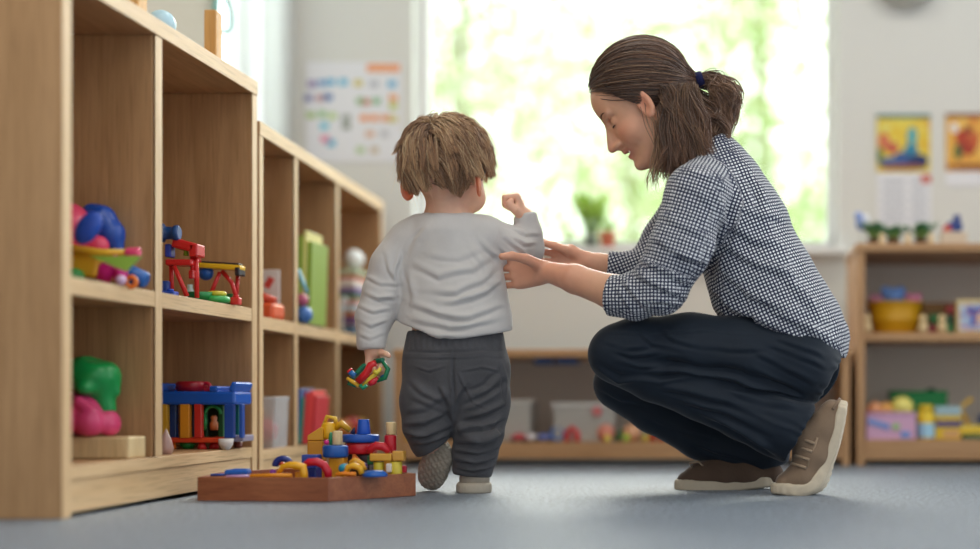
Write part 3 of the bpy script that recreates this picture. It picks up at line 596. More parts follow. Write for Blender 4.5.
MB().box(Q(200, 439.5), (.162, .11, .012), None, .003).build('lower_deck', plastic('#e04a28'), g); MB().box(Q(242, 438), (.032, .08, .015), None, .003).build('deck_extension', plastic('#9a94ac'), g)
MB().tube(arc(Q(213, 414, Yg-.03), .018, 0, math.pi, 12), .004, 8).tube([Q(205.2, 414, Yg-.03), Q(205.2, 430, Yg-.03)], .004).build('doorway', plastic('#2c9a50'), g)
MB().lathe([(0, .009), (.016, .010), (.022, .006), (.03, .008), (.035, .004)], Q(214, 430, Yg-.035), (0, 0, 1), 16).build('driver', plastic('#b86838'), g)
for x, c, r1, r2, yo in ((173, '#e87a20', .008, .006, -.04), (188, '#28903c', .012, .022, -.02), (202, '#d82c2c', .011, .007, -.04), (214, '#c42424', .013, .008, -.02), (238, '#8a5048', .01, .01, .04)):
    q0 = P(x, 0, Yg+yo); zb = Z1b; MB().cyl(np.array([q0[0], Yg+yo, zb+.0005])+b0, np.array([q0[0], Yg+yo, P(0, 442, Yg)[2]])+b0, r1, r2, 18).build('foot', plastic(c), g)
one('toy_cup', MB().lathe([(0, .008), (.012, .016), (.026, .018), (.026, .015), (.008, .010)], onz(226, 3.52, Z1b), (0, 0, 1), 18), '#e0dcd8', 'small white cup at the front of the lower right cube, below the garage', 'cup')
one('toy_shell', MB().lathe([(0, .012), (.012, .016), (.03, .012), (.048, .004), (.055, .001)], onz(166, 3.24, Z1b), (0, 0, 1), 14), '#b89890', 'pale brown cone-shaped shell beside the divider in the lower right cube', 'shell')
d = empty('toy_drum', P(192, 389, Yg), 0, 'flat round red drum on the roof of the toy garage', 'toy'); zt = P(0, 391.2, Yg)[2]-.22; d.location.z = P(0, 391.8, Yg)[2]
MB().lathe([(0, .03), (.004, .036), (.02, .037), (.025, .034), (.025, .0)], (0, 0, 0), (0, 0, 1), 30).build('shell', plastic('#a81c2c'), d); MB().tube(arc((.038, -.01, .012), .009, 0, 6.28, 14)[:-1], .004, 8, True).build('handle', plastic('#c8243c'), d)
# ---- on top of the tall shelf
one('wooden_block', MB().box((-1.31, 3.66, 1.0+.079), (.03, .045, .158), None, .004), wood('orange_block_wood', '#e2b06c', '#cf9850', 2, .5), 'upright honey coloured wooden block on the tall shelf top, nearest its far end', 'block')
one('wooden_block', MB().box((-1.30, 3.17, 1.04), (.035, .05, .08), None, .004), wood('orange_block_wood', '#e2b06c', '#cf9850', 2, .5), 'honey coloured wooden block on the tall shelf top, beside the blue ball', 'block')
one('toy_ball', MB().ball((-1.285, 3.275, 1.0315), .031), '#b8dcec', 'pale blue ball on top of the tall shelf', 'ball')
one('toy_cup', MB().lathe([(0, .018), (.05, .024), (.07, .012), (.085, .012)], (-1.40, 4.33, .9075), (0, 0, 1), 18), '#58b8a0', 'teal plastic bottle on top of the lower cubby shelf', 'bottle')
one('toy_block', MB().box((-1.38, 4.62, .9075+.025), (.05, .05, .05), None, .005), '#d8d470', 'yellow block on top of the lower cubby shelf', 'block')
# ---- unit 2 upper cubes
def u2(px, back, Y): return P(px, 0, Y)
def box_at(px0, px1, Y, z0, h, dy, bev=.003, R=None):
    a = P(px0, 0, Y)[0]; b_ = P(px1, 0, Y)[0]; return MB().box(((a+b_)/2, Y, z0+h/2), (b_-a, dy, h), R, bev)
Y = 3.97
e = empty('toy_phone', (-1.282, Y, Z2a), 0, 'orange plastic toy tray in the first upper cube of the lower shelf', 'toy'); 
MB().box((0, 0, .022), (.074, .10, .044), None, .01).build('tray', plastic('#e8643a'), e); MB().tube([(-.03, -.03, .045), (0, -.03, .06), (.035, -.03, .046)], .012, 10).build('handle', plastic('#d84828'), e)
e = empty('picture_card', (-1.30, 4.052, Z2a), 0, 'white rounded picture card standing behind the orange toy tray', 'card'); MB().box((0, 0, .07), (.06, .006, .14), None, .0025).build('card', matte('#e8e6e4', .5, 0), e); MB().ball((.008, -.004, .04), (.012, .003, .02)).build('printed_shape', matte('#3c4030', .8, 0), e); MB().box((.002, -.0034, .105), (.018, .001, .03), RY(.5)).build('printed_mark', matte('#d85048', .8, 0), e)
books = [(300, 303, .03, .24, '#5c8434', 'dark green picture book standing in the second upper cube'), (304.2, 307.8, .03, .25, '#93ac40', 'lime green book leaning in the second upper cube'), (309, 312, .03, .265, '#d8d084', 'pale yellow book leaning in the second upper cube'), (313.2, 318, .03, .235, '#8aa63c', 'wide leaf green book at the right end of the second upper cube')]
for i, (a, b_, tl, h, c, lab) in enumerate(books):
    Y = 4.30+.012*i; x = P((a+b_)/2, 0, Y)[0]; w_ = (b_-a)*Y/FPX
    e = empty('book', (x, Y, Z2a+.002), 0, lab, 'book', 'green and yellow books in the second upper cube'); R = RY(tl)
    MB().box(R @ Vector((0, 0, h/2+.001)), (w_, .16, h), R, .001).build('cover', matte(c, .5, 0), e); MB().box(R @ Vector((0, .004, h/2+.001)), (w_*.72, .156, h+.001), R, .0004).build('pages', matte('#e8e4d4', .9, 0), e)
one('toy_ball', MB().ball((P(304, 0, 4.18)[0], 4.18, Z2a+.025), .024), '#4878c0', 'blue ball in front of the green books', 'ball')
one('toy_ball', MB().ball((P(303, 0, 4.2)[0], 4.19, Z2a+.067), .0185), '#c0607c', 'small mauve ball resting on the blue one by the green books', 'ball')
one('toy_brush', MB().tube([(P(299, 0, 4.17)[0], 4.16, Z2a+.15), (P(308, 0, 4.17)[0], 4.16, Z2a+.085)], .006, 8), '#8cc8e0', 'pale blue stick lying across the green books', 'stick')
cols = ['#2a7a5c', '#c8b090', '#7c5c94', '#d08858', '#b8c8d0', '#d0a094', '#4a8c64', '#8c7cac', '#e0d8d0', '#d87858', '#b8c4a4']
z = Z2a; nm = ['lowest, dark green', 'tan', 'purple', 'orange brown', 'pale blue', 'dusty pink', 'green', 'lilac', 'cream', 'coral', 'sage']
for i, c in enumerate(cols):
    h = .016+.004*((i*7) % 3); w_ = .052+.006*((i*5) % 3); x = P(353, 0, 5.0)[0]-.005+.004*((i*3) % 3)
    one('toy_box', MB().box((x, 5.0+.01*((i*3) % 4), z+h/2), (w_, .15, h), None, .002), matte(c, .5, 0), f'{nm[i]} flat box in the stack of the third upper cube', 'box', 'flat boxes stacked in the third upper cube'); z += h+.0003
one('toy_bag', MB().ball((P(354, 0, 5.0)[0], 5.0, z+.034), (.032, .05, .034)), matte('#e8ecea', .6, .3, 40), 'white cloth bag on top of the box stack in the third upper cube', 'bag')
one('toy_tube', MB().tube([(P(341, 0, 4.73)[0], 4.74, Z2a+.008), (P(341, 0, 4.73)[0], 4.74, Z2a+.1), (P(343.5, 0, 4.73)[0], 4.74, Z2a+.11), (P(346, 0, 4.73)[0], 4.74, Z2a+.1)], .006, 10), '#dce4e6', 'white bent plastic tube in front of the box stack', 'toy')
one('toy_block', MB().box((P(351, 0, 4.86)[0]-.004, 4.86, Z2a+.012), (.045, .04, .024), None, .004), '#3c6a8c', 'slate blue block at the front of the third upper cube', 'block')
# ---- unit 2 lower cubes
clear, nt, b = newmat('clear_plastic'); b.inputs['Base Color'].default_value = (.86, .88, .9, 1); b.inputs['Roughness'].default_value = .12; b.inputs['Alpha'].default_value = .3
def tub(px, Y, z, w_, d_, h, label, mat, lid=None, name='storage_tub', cat='box', group=None, open_=True):
    e = empty(name, (px if abs(px) < 5 else P(px, 0, Y)[0], Y, z), 0, label, cat, group); t_ = .003; mb = MB(); mb.box((0, 0, t_/2+.0005), (w_*.9, d_*.9, t_))
    for s in (-1, 1):
        mb.box((s*w_*.475, 0, h/2), (t_, d_*.95, h-.002), RY(s*.05), .001); mb.box((0, s*d_*.475, h/2), (w_*.95, t_, h-.002), RX(-s*.05), .001)
    mb.build('walls', mat, e)
    r = MB(); 
    for s in (-1, 1): r.box((s*w_*.5, 0, h-.003), (.007, d_*1.02, .007), None, .002); r.box((0, s*d_*.5, h-.003), (w_*1.02, .007, .007), None, .002)
    r.build('rim', mat, e)
    if lid: MB().box((0, 0, h+.004), (w_*1.04, d_*1.04, .010), None, .003).build('lid', lid, e)
    return e
tub(-1.284, 3.97, Z2b, .088, .12, .135, 'clear plastic tub with a red ball inside, first lower cube', clear)
one('toy_ball', MB().ball((-1.284, 3.97, Z2b+.044), (.034, .036, .034)), '#c84048', 'red ball inside the clear plastic tub', 'ball')
one('toy_ball', MB().ball((-1.292, 3.945, Z2b+.094), .0165), '#e8a050', 'small orange ball on the red ball in the clear tub', 'ball')
bk = [(299.5, 302, .07, .15, '#3a4478', 'navy thin book standing in the second lower cube'), (303, 305.5, .07, .155, '#5870a8', 'slate blue thin book in the second lower cube'), (306.5, 309, .07, .13, '#2c9c84', 'teal thin book leaning in the second lower cube'), (310, 313.5, .07, .145, '#e04448', 'red book leaning beside the teal one'), (314.6, 317.6, .07, .15, '#e8504c', 'bright red book leaning in the middle of the red books'), (318.8, 321.5, .07, .135, '#d03c44', 'crimson book at the right end of the red books')]
for i, (a, b_, tl, h, c, lab) in enumerate(bk):
    Y = 4.24+.01*i; x = P((a+b_)/2, 0, Y)[0]-h*tl/2; w_ = (b_-a)*Y/FPX; R = RY(tl)
    e = empty('book', (x, Y, Z2b+.002), 0, lab, 'book', 'thin books in the second lower cube'); MB().box(R @ Vector((0, 0, h/2+.001)), (w_, .13, h), R, .001).build('cover', matte(c, .5, 0), e); MB().box(R @ Vector((0, .004, h/2+.001)), (w_*.7, .126, h+.001), R, .0004).build('pages', matte('#e8e4d8', .9, 0), e)
for px, Y, c, r, lab in ((343, 4.85, '#e8923c', .03, 'orange ball in the last lower cube'), (352, 4.96, '#d84844', .034, 'red ball in the last lower cube'), (360, 5.11, '#e8c040', .03, 'yellow ball in the last lower cube')):
    one('toy_ball', MB().ball((P(px, 0, Y)[0], Y, Z2b+r+.001), r), c, lab, 'ball', None)
# ---- long low shelf at the back
ZB = .0735; zmm = SY+.12
def bx(px, Y=zmm, z=ZB): q = P(px, 0, Y); q[2] = z; return q
milky = matte('#c8c4bc', .4, 0)
milk, nt, b = newmat('milky_plastic'); b.inputs['Base Color'].default_value = lin('#cfccc4'); b.inputs['Roughness'].default_value = .3; b.inputs['Alpha'].default_value = .72
one('toy_crate', MB().box(bx(422)+[0, 0, .06], (.085, .12, .12), None, .008), '#d8b828', 'yellow crate at the left end of the low shelf, behind the toddler\'s arm', 'crate')
tub(516, SY+.15, ZB, .12, .16, .125, 'pale grey plastic tub on the low shelf, beside the toddler\'s leg', milk, matte('#d6d0c8', .5, 0))
tub(587, SY+.16, ZB, .20, .18, .115, 'wide milky plastic tub with white lid in the middle of the low shelf', milk, matte('#e2dfda', .5, 0))
one('label_disc', MB().cyl(bx(597, SY+.062, ZB+.098), bx(597, SY+.066, ZB+.098), .016), '#d87878', 'round pink tag on the front of the wide milky tub', 'tag')
shelf_bits = [(490, .05, 'ball', '#c8402c', .02, 'red ball on the low shelf just right of the toddler\'s trousers'), (519, .03, 'car', '#c83040', .03, 'red toy car on the low shelf in front of the grey tub'), (532, .04, 'car', '#e8e4e8', .03, 'white toy car on the low shelf beside the red car'), (544, .04, 'car', '#6878c0', .03, 'periwinkle toy car on the low shelf left of the blue rings'),
              (560, .05, 'ring', '#3c70b8', .03, 'blue toy rings on the low shelf in front of the wide tub'), (572, .04, 'tower', '#d8484c', .02, 'red toy arch on the low shelf in front of the wide tub'), (606, .05, 'ball', '#e0907c', .029, 'pink and yellow ball on the low shelf right of the wide tub'),
              (621, .06, 'tower', '#3c8c50', .015, 'green toy peg on the low shelf between the two large balls'), (632, .05, 'ball', '#e8b088', .029, 'peach ball on the low shelf below the woman\'s knee'), (626, .0, 'ball', '#a8c040', .013, 'small lime ball in front of the peach ball'), (657, .05, 'tower', '#e05030', .018, 'orange red toy block on the low shelf below the woman\'s shin'),
              (645, .03, 'ball', '#d8c050', .012, 'tiny yellow ball right of the peach ball'), (668, .06, 'ball', '#3c9058', .014, 'green ball at the right of the orange red block')]
for px, dy, kd, c, r, lab in shelf_bits:
    q = bx(px, SY+.03+dy, ZB+.0005)
    if kd == 'ball':
        one('toy_ball', MB().ball(q+[0, 0, r], r), c, lab, 'ball')
    elif kd == 'ring':
        o = one('toy_rings', MB().tube(arc(q+[-.008, 0, .026], .019, 0, 6.283, 20)[:-1], .007, 8, True), c, lab, 'toy'); MB().tube(arc(q+[.018, .012, .02], .014, 0, 6.283, 18)[:-1], .006, 8, True).build('small_ring', plastic('#2c58a0'), o)
    elif kd == 'tower':
        o = one('toy_arch', MB().tube([q+[-r*.8, 0, 0], q+[-r*.8, 0, r*1.4], q+[0, 0, r*2.2], q+[r*.8, 0, r*1.4], q+[r*.8, 0, 0]], r*.5, 8), c, lab, 'toy')
    else:
        e = empty('toy_car', q, 0, lab, 'toy car'); MB().box((0, 0, .012), (.05, .026, .012), None, .004).box((0, 0, .021), (.028, .022, .010), None, .004).build('body', plastic(c), e)
        for sx in (-1, 1): MB().cyl((sx*.015, -.014, .007), (sx*.015, .014, .007), .0065, None, 14).build('wheel', plastic('#33343c'), e)
one('toy_ball', MB().ball(bx(607, SY+.025, ZB)+[.001, 0, .012], .0115), '#e8d060', 'small yellow ball touching the pink ball on the low shelf', 'ball')
e = empty('hanging_tray', (P(557, 0, SY+.1)[0], SY+.1, .368-.0265), 0, 'shallow blue tray fixed under the top of the low shelf', 'tray')
MB().box((-.036, 0, -.011), (.06, .12, .02), None, .003).box((.038, 0, -.011), (.06, .12, .02), None, .003).build('tray', plastic('#1f4c86'), e); MB().box((0, .03, -.0045), (.14, .05, .008), None).build('rail', plastic('#2a5c98'), e)
# ---- right bookshelf
ZM, ZL = .4205, .0815; YB = SY+.13
def rb(px, z, Y=YB): q = P(px, 0, Y); q[2] = z; return q
e = empty('toy_basket', rb(895, ZM, SY+.16), 0, 'yellow plastic basket heaped with toys on the middle board of the bookshelf', 'basket')
MB().lathe([(0, .068), (.004, .072), (.04, .078), (.045, .083), (.05, .079), (.09, .086), (.1, .092), (.104, .09), (.104, .084), (.01, .068), (.01, 0)], (0, 0, 0), (0, 0, 1), 32).build('basket_body', plastic('#e0a818', .4), e)
MB().tube([(.09*math.cos(a), .09*math.sin(a), .1) for a in np.linspace(0, 6.28, 30, endpoint=False)], .005, 8, True).build('rim', plastic('#d09c14', .4), e)
for dx, dz, r, c, lab in ((-.008, .122, .036, '#6c90cc', 'pale blue soft toy heaped in the middle of the yellow basket'), (-.058, .108, .024, '#c0809c', 'pink soft toy at the left of the yellow basket'), (.058, .11, .024, '#d884a4', 'pink soft toy at the right of the yellow basket')):
    q = rb(895, ZM, SY+.16)+[dx, -.01, dz]; one('soft_toy', MB().ball(q, r, 16, (1.1, 1, .85)).ball(q+[r*.7, -.004, r*.5], r*.45).ball(q+[-r*.7, -.004, r*.5], r*.45), matte(c, .9, .5, 60), lab, 'soft toy', 'soft toys in the yellow basket')
for px, lab in ((867, 'cream wooden peg doll left of the yellow basket'), (923, 'cream wooden peg doll right of the yellow basket'), (942, 'cream wooden peg doll beside the lettered box')):
    q = rb(px, ZM, SY+.03); one('peg_doll', MB().lathe([(0, .014), (.02, .016), (.034, .009)], q, (0, 0, 1), 18).ball(q+[0, 0, .044], .0135), nat, lab, 'toy figure', 'peg dolls on the middle board')
one('toy_crate', MB().box(rb(940, ZM, SY+.2)+[-.004, 0, .052], (.12, .1, .104), None, .004), matte('#7c5a34', .8, .1, 60), 'brown box behind the red and green blocks on the bookshelf', 'box')
for px, z, c, s, lab in ((931, 0, '#8a2c30', .03, 'dark red block on the bookshelf beside the basket'), (935, .0305, '#1c6c30', .032, 'green block stacked on the dark red block'), (948, .0, '#3c8a44', .03, 'green block standing beside the lettered box'), (947, .0305, '#205c34', .03, 'dark green block stacked beside the lettered box'), (951, .061, '#a02420', .03, 'red block topmost of its stack beside the lettered box')):
    one('toy_block', MB().box(rb(px, ZM+z, SY+.10)+[0, 0, s/2], (s*1.15, s, s), None, .003), c, lab, 'block', 'coloured blocks on the middle board')
e = empty('picture_box', rb(974, ZM, SY+.06), 0, 'cream box with a blue letter T and coloured patches, at the right edge', 'box')
MB().box((0, 0, .053), (.115, .03, .106), None, .004).build('box', matte('#e0c890', .7, .02), e); MB().box((0, -.0155, .05), (.095, .001, .085)).build('picture', tex_panel('box_art', ['#d86858', '#e8a860', '#c8d4e4', '#8cb0d8', '#d888a0', '#e8c060'], 26, 1.2), e)
MB().box((-.004, -.0165, .072), (.05, .0012, .014)).box((-.004, -.0165, .045), (.016, .0012, .05)).build('letter', matte('#5c64b8', .6, 0), e)
def crate(px0, px1, py_top, Y, z, c, label, cat='box', name='toy_crate', dp=.12):
    a = P(px0, 0, Y)[0]; b_ = P(px1, 0, Y)[0]; h = P(0, py_top, Y)[2]-z; e = empty(name, ((a+b_)/2, Y, z), 0, label, cat); w_ = b_-a; mb = MB()
    mb.box((0, 0, .004), (w_-.004, dp-.004, .006))
    for s in (-1, 1): mb.box((s*(w_/2-.003), 0, h/2), (.006, dp, h-.001), None, .001); mb.box((0, s*(dp/2-.003), h/2), (w_-.012, .006, h-.001), None, .001)
    mb.build('walls', plastic(c, .5), e); MB().tube([(-w_/2, -dp/2, h), (w_/2, -dp/2, h), (w_/2, dp/2, h), (-w_/2, dp/2, h)], .004, 8, True).build('rim', plastic(c, .5), e); return e, h, w_
e, h, w_ = crate(865, 914, 413, SY+.08, ZL, '#dcaccb', 'pink plastic crate with blue patches on the bottom board of the bookshelf', 'crate')
MB().box((-.04, -.062, h*.6), (.07, .002, .018), RY(.3)).box((.045, -.062, h*.2), (.03, .002, .02)).build('sticker', plastic('#7c9ad8'), e); MB().box((.015, -.062, h*.5), (.02, .002, .02), RY(.6)).build('green_sticker', plastic('#9cc87c'), e)
for px, c, r, lab in ((875, '#f0a878', .027, 'peach ball in the pink crate'), (886, '#f0b060', .026, 'orange ball in the pink crate'), (902, '#ece078', .038, 'large pale yellow ball in the pink crate')):
    one('toy_ball', MB().ball(rb(px, ZL+.078, SY+.08)+[0, 0, r*.6], r), c, lab, 'ball', 'balls in the pink crate')
for i in range(1): pass
crate(890, 945, 392, SY+.24, ZL, '#158a44', 'wide dark green crate at the back of the bottom board', 'crate', dp=.12)
one('toy_ball', MB().ball(rb(931, .0, SY+.24)+[0, 0, .078+.148+.0], .022), '#24202c', 'black ball on the dark green crate', 'ball')
e = empty('toy_jar', rb(926, ZL, SY+.07), 0, 'yellow jar with a pale blue label on the bottom board', 'jar'); MB().lathe([(0, .024), (.004, .027), (.085, .027), (.092, .02), (.092, .022), (.108, .022), (.11, .018)], (0, 0, 0), (0, 0, 1), 24).build('jar_body', plastic('#ecc828'), e); MB().lathe([(0, .0276), (.046, .0276)], (0, 0, .006), (0, 0, 1), 24, False).build('jar_label', plastic('#a8d8f0', .5), e)
e = empty('game_box', rb(947, ZL, SY+.09), 0, 'yellow box with a pale blue lid and dark stripe on the bottom board', 'box'); MB().box((0, 0, .038), (.082, .06, .076), None, .003).build('box', matte('#e4c034', .6, 0), e); MB().box((0, 0, .091), (.084, .062, .03), None, .003).build('lid', matte('#a8c4cc', .6, 0), e); MB().box((0, -.031, .05), (.08, .001, .02)).build('stripe', matte('#5c5080', .6, 0), e); MB().box((0.01, -.031, .018), (.05, .001, .02)).build('picture', matte('#d8a878', .6, 0), e)
e = empty('toy_truck', rb(975, ZL, SY+.09), 0, 'yellow toy digger with a raised arm at the right edge of the bottom board', 'toy'); MB().box((0, 0, .03), (.11, .05, .03), None, .006).build('chassis', plastic('#e8c838'), e); MB().box((.03, 0, .062), (.04, .044, .036), None, .006).build('cab', plastic('#2c4878'), e); MB().tube([(-.02, 0, .05), (-.05, 0, .1), (-.01, 0, .13)], .008, 8).build('arm', plastic('#e8b838'), e); MB().box((.01, 0, .008), (.1, .052, .014), None, .006).build('tracks', plastic('#2c6c4c'), e)
# ---------------------------------------------------------------- hexagonal tray of blocks on the floor
tw = wood('reddish_tray_wood', '#a8653f', '#86472a', 0, .4)
H6 = [(-1.158, 3.143), (-.876, 3.114), (-.735, 3.300), (-.862, 3.495), (-1.10, 3.52), (-1.185, 3.36)]
e = empty('block_tray', (-.96, 3.30, 0), 0, 'low six-sided reddish wooden tray on the floor, filled with coloured blocks', 'tray'); o_ = np.array([-.96, 3.30])
for i in range(6):
    a = np.array(H6[i])-o_; b_ = np.array(H6[(i+1) % 6])-o_; v = b_-a; L = np.linalg.norm(v); an = math.atan2(v[1], v[0]); c_ = (a+b_)/2+np.array([-v[1], v[0]])/L*.006
    n0 = np.array([-v[1], v[0]])/L
    pv = nrm(np.array(H6[i])-np.array(H6[i-1])); nx = nrm(np.array(H6[(i+2) % 6])-np.array(H6[(i+1) % 6])); d_ = v/L
    def mit(t_): 
        a_ = np.cross(np.append(t_, 0), np.append(d_, 0))[2]; return abs(math.tan(math.asin(np.clip(abs(a_), 0, 1))/2)) if t_@d_ > 0 else 1/abs(math.tan(math.asin(np.clip(abs(a_), 0, 1))/2)+1e-6)
    m1, m2 = mit(pv)*.012, mit(nx)*.012
    poly = [tuple(a), tuple(b_), tuple(b_+n0*.012-d_*m2), tuple(a+n0*.012+d_*m1)]
    MB().prism(poly, .0005, .050).build('tray_side', wood('reddish_tray_wood', '#a8653f', '#86472a', 0, .4), e, .0012)
cen = np.mean(np.array(H6), 0)
MB().prism([tuple((np.array(p)-cen)*.95+cen-o_) for p in H6], .001, .010).build('tray_floor', tw, e)
ZT = .0105
def tp(px, Y, z=ZT): q = P(px, 0, Y); q[2] = z; return q
Yb = 3.30
def Qb(x, y, Y=Yb): return P(x, y, Y)
def blk(label, px0, px1, py0, py1, Y, c, dy=None, name='toy_block', cat='block', R=None, bev=.003):
    a = Qb(px0, py1, Y); b_ = Qb(px1, py0, Y); w_ = b_[0]-a[0]; h = b_[2]-a[2]
    return one(name, MB().box((a+b_)/2, (w_, dy or w_, h), R, bev), c, label, cat)
def cylb(label, px0, px1, py0, py1, Y, c, name='toy_cylinder', cat='block', top=None, bev=.0025, z0=None, n=28):
    a = Qb(px0, py1, Y); b_ = Qb(px1, py0, Y); r = (b_[0]-a[0])/2; m_ = (a+b_)/2; zb = a[2] if z0 is None else z0
    return one(name, MB().cyl((m_[0], Y, zb), (m_[0], Y, b_[2]), r, top*r if top else None, n, bev), c, label, cat)
G = 'loose toy blocks in the tray'
zf = lambda Y: CY+(CAMZ-ZT)*FPX/Y    # pixel row of the tray floor at distance Y
Y = 3.36
def bpost(x0, x1, ytop, Y, c, lab, **k): return blk(lab, x0, x1, ytop, zf(Y), Y, c, **k)
bpost(309, 325, 440.5, 3.36, '#c88a1c', 'ochre square pillar at the left of the block pile', dy=.03)
M_ = Matrix.Translation(Vector(Qb(317, 440.3, 3.36))) @ RX(math.pi/2).to_4x4(); one('toy_roof_block', MB().prism([(-.0175, 0), (.0175, 0), (.0175, .028), (.012, .030), (-.0175, .011)], -.015, .015, M_), '#dca028', 'sloped ochre roof block on the ochre pillar', 'block', bev=.002)
e = empty('toy_watering_can', Qb(329, 438.8, 3.37), 0, 'yellow toy watering can high on the block pile', 'toy')
can = MB().lathe([(0, .016), (.003, .018), (.032, .0165), (.036, .012), (.038, .0)], (0, 0, 0), (0, 0, 1), 24); can.build('can_body', plastic('#e8b020'), e); MB().tube([(.012, 0, .022), (.028, 0, .034), (.048, 0, .018)], [.008, .009, .006], 10).build('spout', plastic('#dca41c'), e); MB().tube([(-.012, 0, .03), (-.004, 0, .05), (.014, 0, .046), (.016, 0, .034)], .005, 8).build('handle', plastic('#ecc040'), e)
bpost(321, 331, 439.5, 3.385, '#c8ac8a', 'beige block under the yellow watering can', dy=.022)
MB().ball(Qb(331, 439, 3.33)-np.array(e.location), (.005, .008, .016)).build('green_flap', plastic('#1c8458'), e)
Y = 3.27
bpost(330.5, 346, 457.6, Y, '#d89820', 'amber block carrying the blue round block', dy=.034)
cylb('blue round block in the middle of the left column', 323, 348, 445.2, 457.4, Y, '#1e5cb0', bev=.004)
cylb('natural wood peg standing on the blue round block', 332.5, 342.5, 431, 445, Y, nat)
one('toy_bead', MB().ball(Qb(326.5, 444.6, 3.24)+[0, 0, .005], .0055), '#d82888', 'tiny magenta bead on the blue round block', 'bead')
Y = 3.35
bpost(350, 372, 454, Y, '#3a2c30', 'dark block under the large red disc', dy=.05)
cylb('large red disc in the middle of the block pile', 345, 377, 442.6, 453.8, Y, '#c82430', name='toy_disc', bev=.004)
cylb('large blue disc on top of the red disc', 342.5, 379, 434.3, 442.4, Y, '#1d56b4', name='toy_disc', bev=.004)
o = cylb('blue cup upside down on the large blue disc', 356.8, 370.5, 419.3, 434.1, Y, '#2058c0', name='toy_cup', cat='cup', top=.78, bev=.001)
o = cylb('yellow ring at the foot of the blue cup', 379, 379.5, 434.3, 442.4, Y+.2, '#1d56b4', name='toy_disc', bev=.0001) if False else None
one('toy_cone', MB().cyl(Qb(352.5, 434, 3.33), Qb(354.5, 427.5, 3.33), .006, .001, 12), '#1c2450', 'navy cone beside the blue cup on the blue disc', 'toy')
Y = 3.36
bpost(385, 396, 453.2, Y, '#e3a440', 'amber block under the red cylinder', dy=.03)
cylb('red cylinder at the right of the block pile', 384.5, 396.3, 435, 453, Y, '#c01c2c')
cylb('natural wood peg on the red cylinder', 385.8, 396.2, 422, 434.9, Y, nat)
Y = 3.305
cylb('pale yellow cylinder left of the two front yellow ones', 373.5, 384, 461.7, zf(Y), Y, '#d4c43c'); cylb('pale yellow cylinder at the right corner of the tray', 390, 402, 461.2, zf(Y), Y, '#dcc840')
blk('amber plank resting on the two yellow cylinders', 371, 393, 453.3, 461.0, Y, '#e0a83c', dy=.03); blk('amber block at the right end above the yellow cylinder', 393.5, 405, 450.8, 460.8, Y, '#d8a040', dy=.03)
one('toy_arch', MB().tube([Qb(369.5, 453.3, 3.30), Qb(371, 449, 3.30), Qb(376, 446, 3.30), Qb(383, 446.5, 3.30), Qb(389.5, 452.4, 3.30)], [.008, .009, .010, .010, .006], 12), '#cc2030', 'red arch lying on the amber plank', 'toy')
bpost(396, 401, 455, 3.39, '#c42838', 'narrow red block behind the amber pieces', dy=.02)
# loose pieces at the front
Y = 3.20
bpost(303.5, 320, 454.5, 3.25, '#1a3f9c', 'blue square block at the left of the pile', dy=.034)
one('toy_arch', MB().tube([Qb(304, 465, 3.2), Qb(309, 462.2, 3.2), Qb(317, 461.8, 3.2), Qb(324, 465, 3.2), Qb(328, 472, 3.2), Qb(328.5, 480, 3.2)], [.006, .0085, .009, .009, .009, .007], 12), '#cc2038', 'red curved piece in front of the blue square block', 'toy')
bpost(306, 317.5, 467, 3.225, '#163a98', 'lower blue block in front of the blue square block', dy=.024)
one('toy_link', MB().tube([Qb(278, 474, 3.17), Qb(283, 466.5, 3.17), Qb(290, 465, 3.17), Qb(297, 466, 3.17), Qb(303, 467, 3.17), Qb(304, 474, 3.17), Qb(304, 482, 3.17)], [.005, .006, .008, .009, .009, .0085, .008], 12), '#f0b020', 'thick yellow link at the front left of the tray', 'toy')
bpost(296, 306, 471.5, 3.185, '#eca41c', 'amber block at the front under the yellow link', dy=.02)
one('toy_link', MB().tube(arc(Qb(283, 466.5, 3.22), .017, .1, 3.1, 12), .007, 10), '#1c2f80', 'navy arch behind the yellow link', 'toy')
one('toy_link', MB().tube(arc(Qb(280, 470, 3.24), .014, .2, 2.2, 10), .004, 8), '#e04030', 'red arch beside the navy arch', 'toy')
one('toy_bead', MB().ball(Qb(273, 472.5, 3.22), .007), '#8838a0', 'purple bead left of the navy arch', 'bead')
one('toy_stick', MB().tube([Qb(250, 476.3, 3.155), Qb(275, 475.3, 3.16), Qb(292, 475.6, 3.16)], .0045, 10), '#f09a20', 'orange rod lying along the front left rim of the tray', 'toy')
one('toy_wagon', MB().box(Qb(238, 472.3, 3.22), (.05, .03, .012), None, .004).box(Qb(241, 470, 3.22), (.035, .024, .006), None, .003), '#1c62c0', 'flat blue toy boat lying at the left end of the tray', 'toy')
one('toy_stick', MB().tube([Qb(211, 475, 3.21), Qb(226, 474.6, 3.21)], .0028, 8), '#2450b0', 'thin blue stick at the left tip of the tray', 'toy')
one('toy_stick', MB().tube([Qb(226, 476.5, 3.17), Qb(249, 476, 3.17)], .003, 8), '#c8a0d8', 'thin lilac stick in front of the blue boat', 'toy')
one('toy_hook', MB().tube([Qb(336, 475, 3.17), Qb(344, 473.5, 3.17), Qb(351, 474, 3.17), Qb(356, 474, 3.17)], .0045, 10), '#f08c20', 'orange rod at the front of the tray below the amber block', 'toy')
one('toy_hook', MB().tube([Qb(346, 474, 3.18), Qb(348, 467, 3.18), Qb(354, 465.5, 3.18), Qb(360, 468, 3.18), Qb(362, 474, 3.18)], [.006, .0065, .0075, .007, .006], 12), '#f0b428', 'yellow curved hook at the front of the tray', 'toy')
one('toy_hook', MB().tube([Qb(350, 463, 3.21), Qb(355, 460, 3.21), Qb(362, 464, 3.21), Qb(365, 470, 3.21)], [.005, .006, .006, .005], 10), '#e8a828', 'smaller yellow curved piece behind the yellow hook', 'toy')
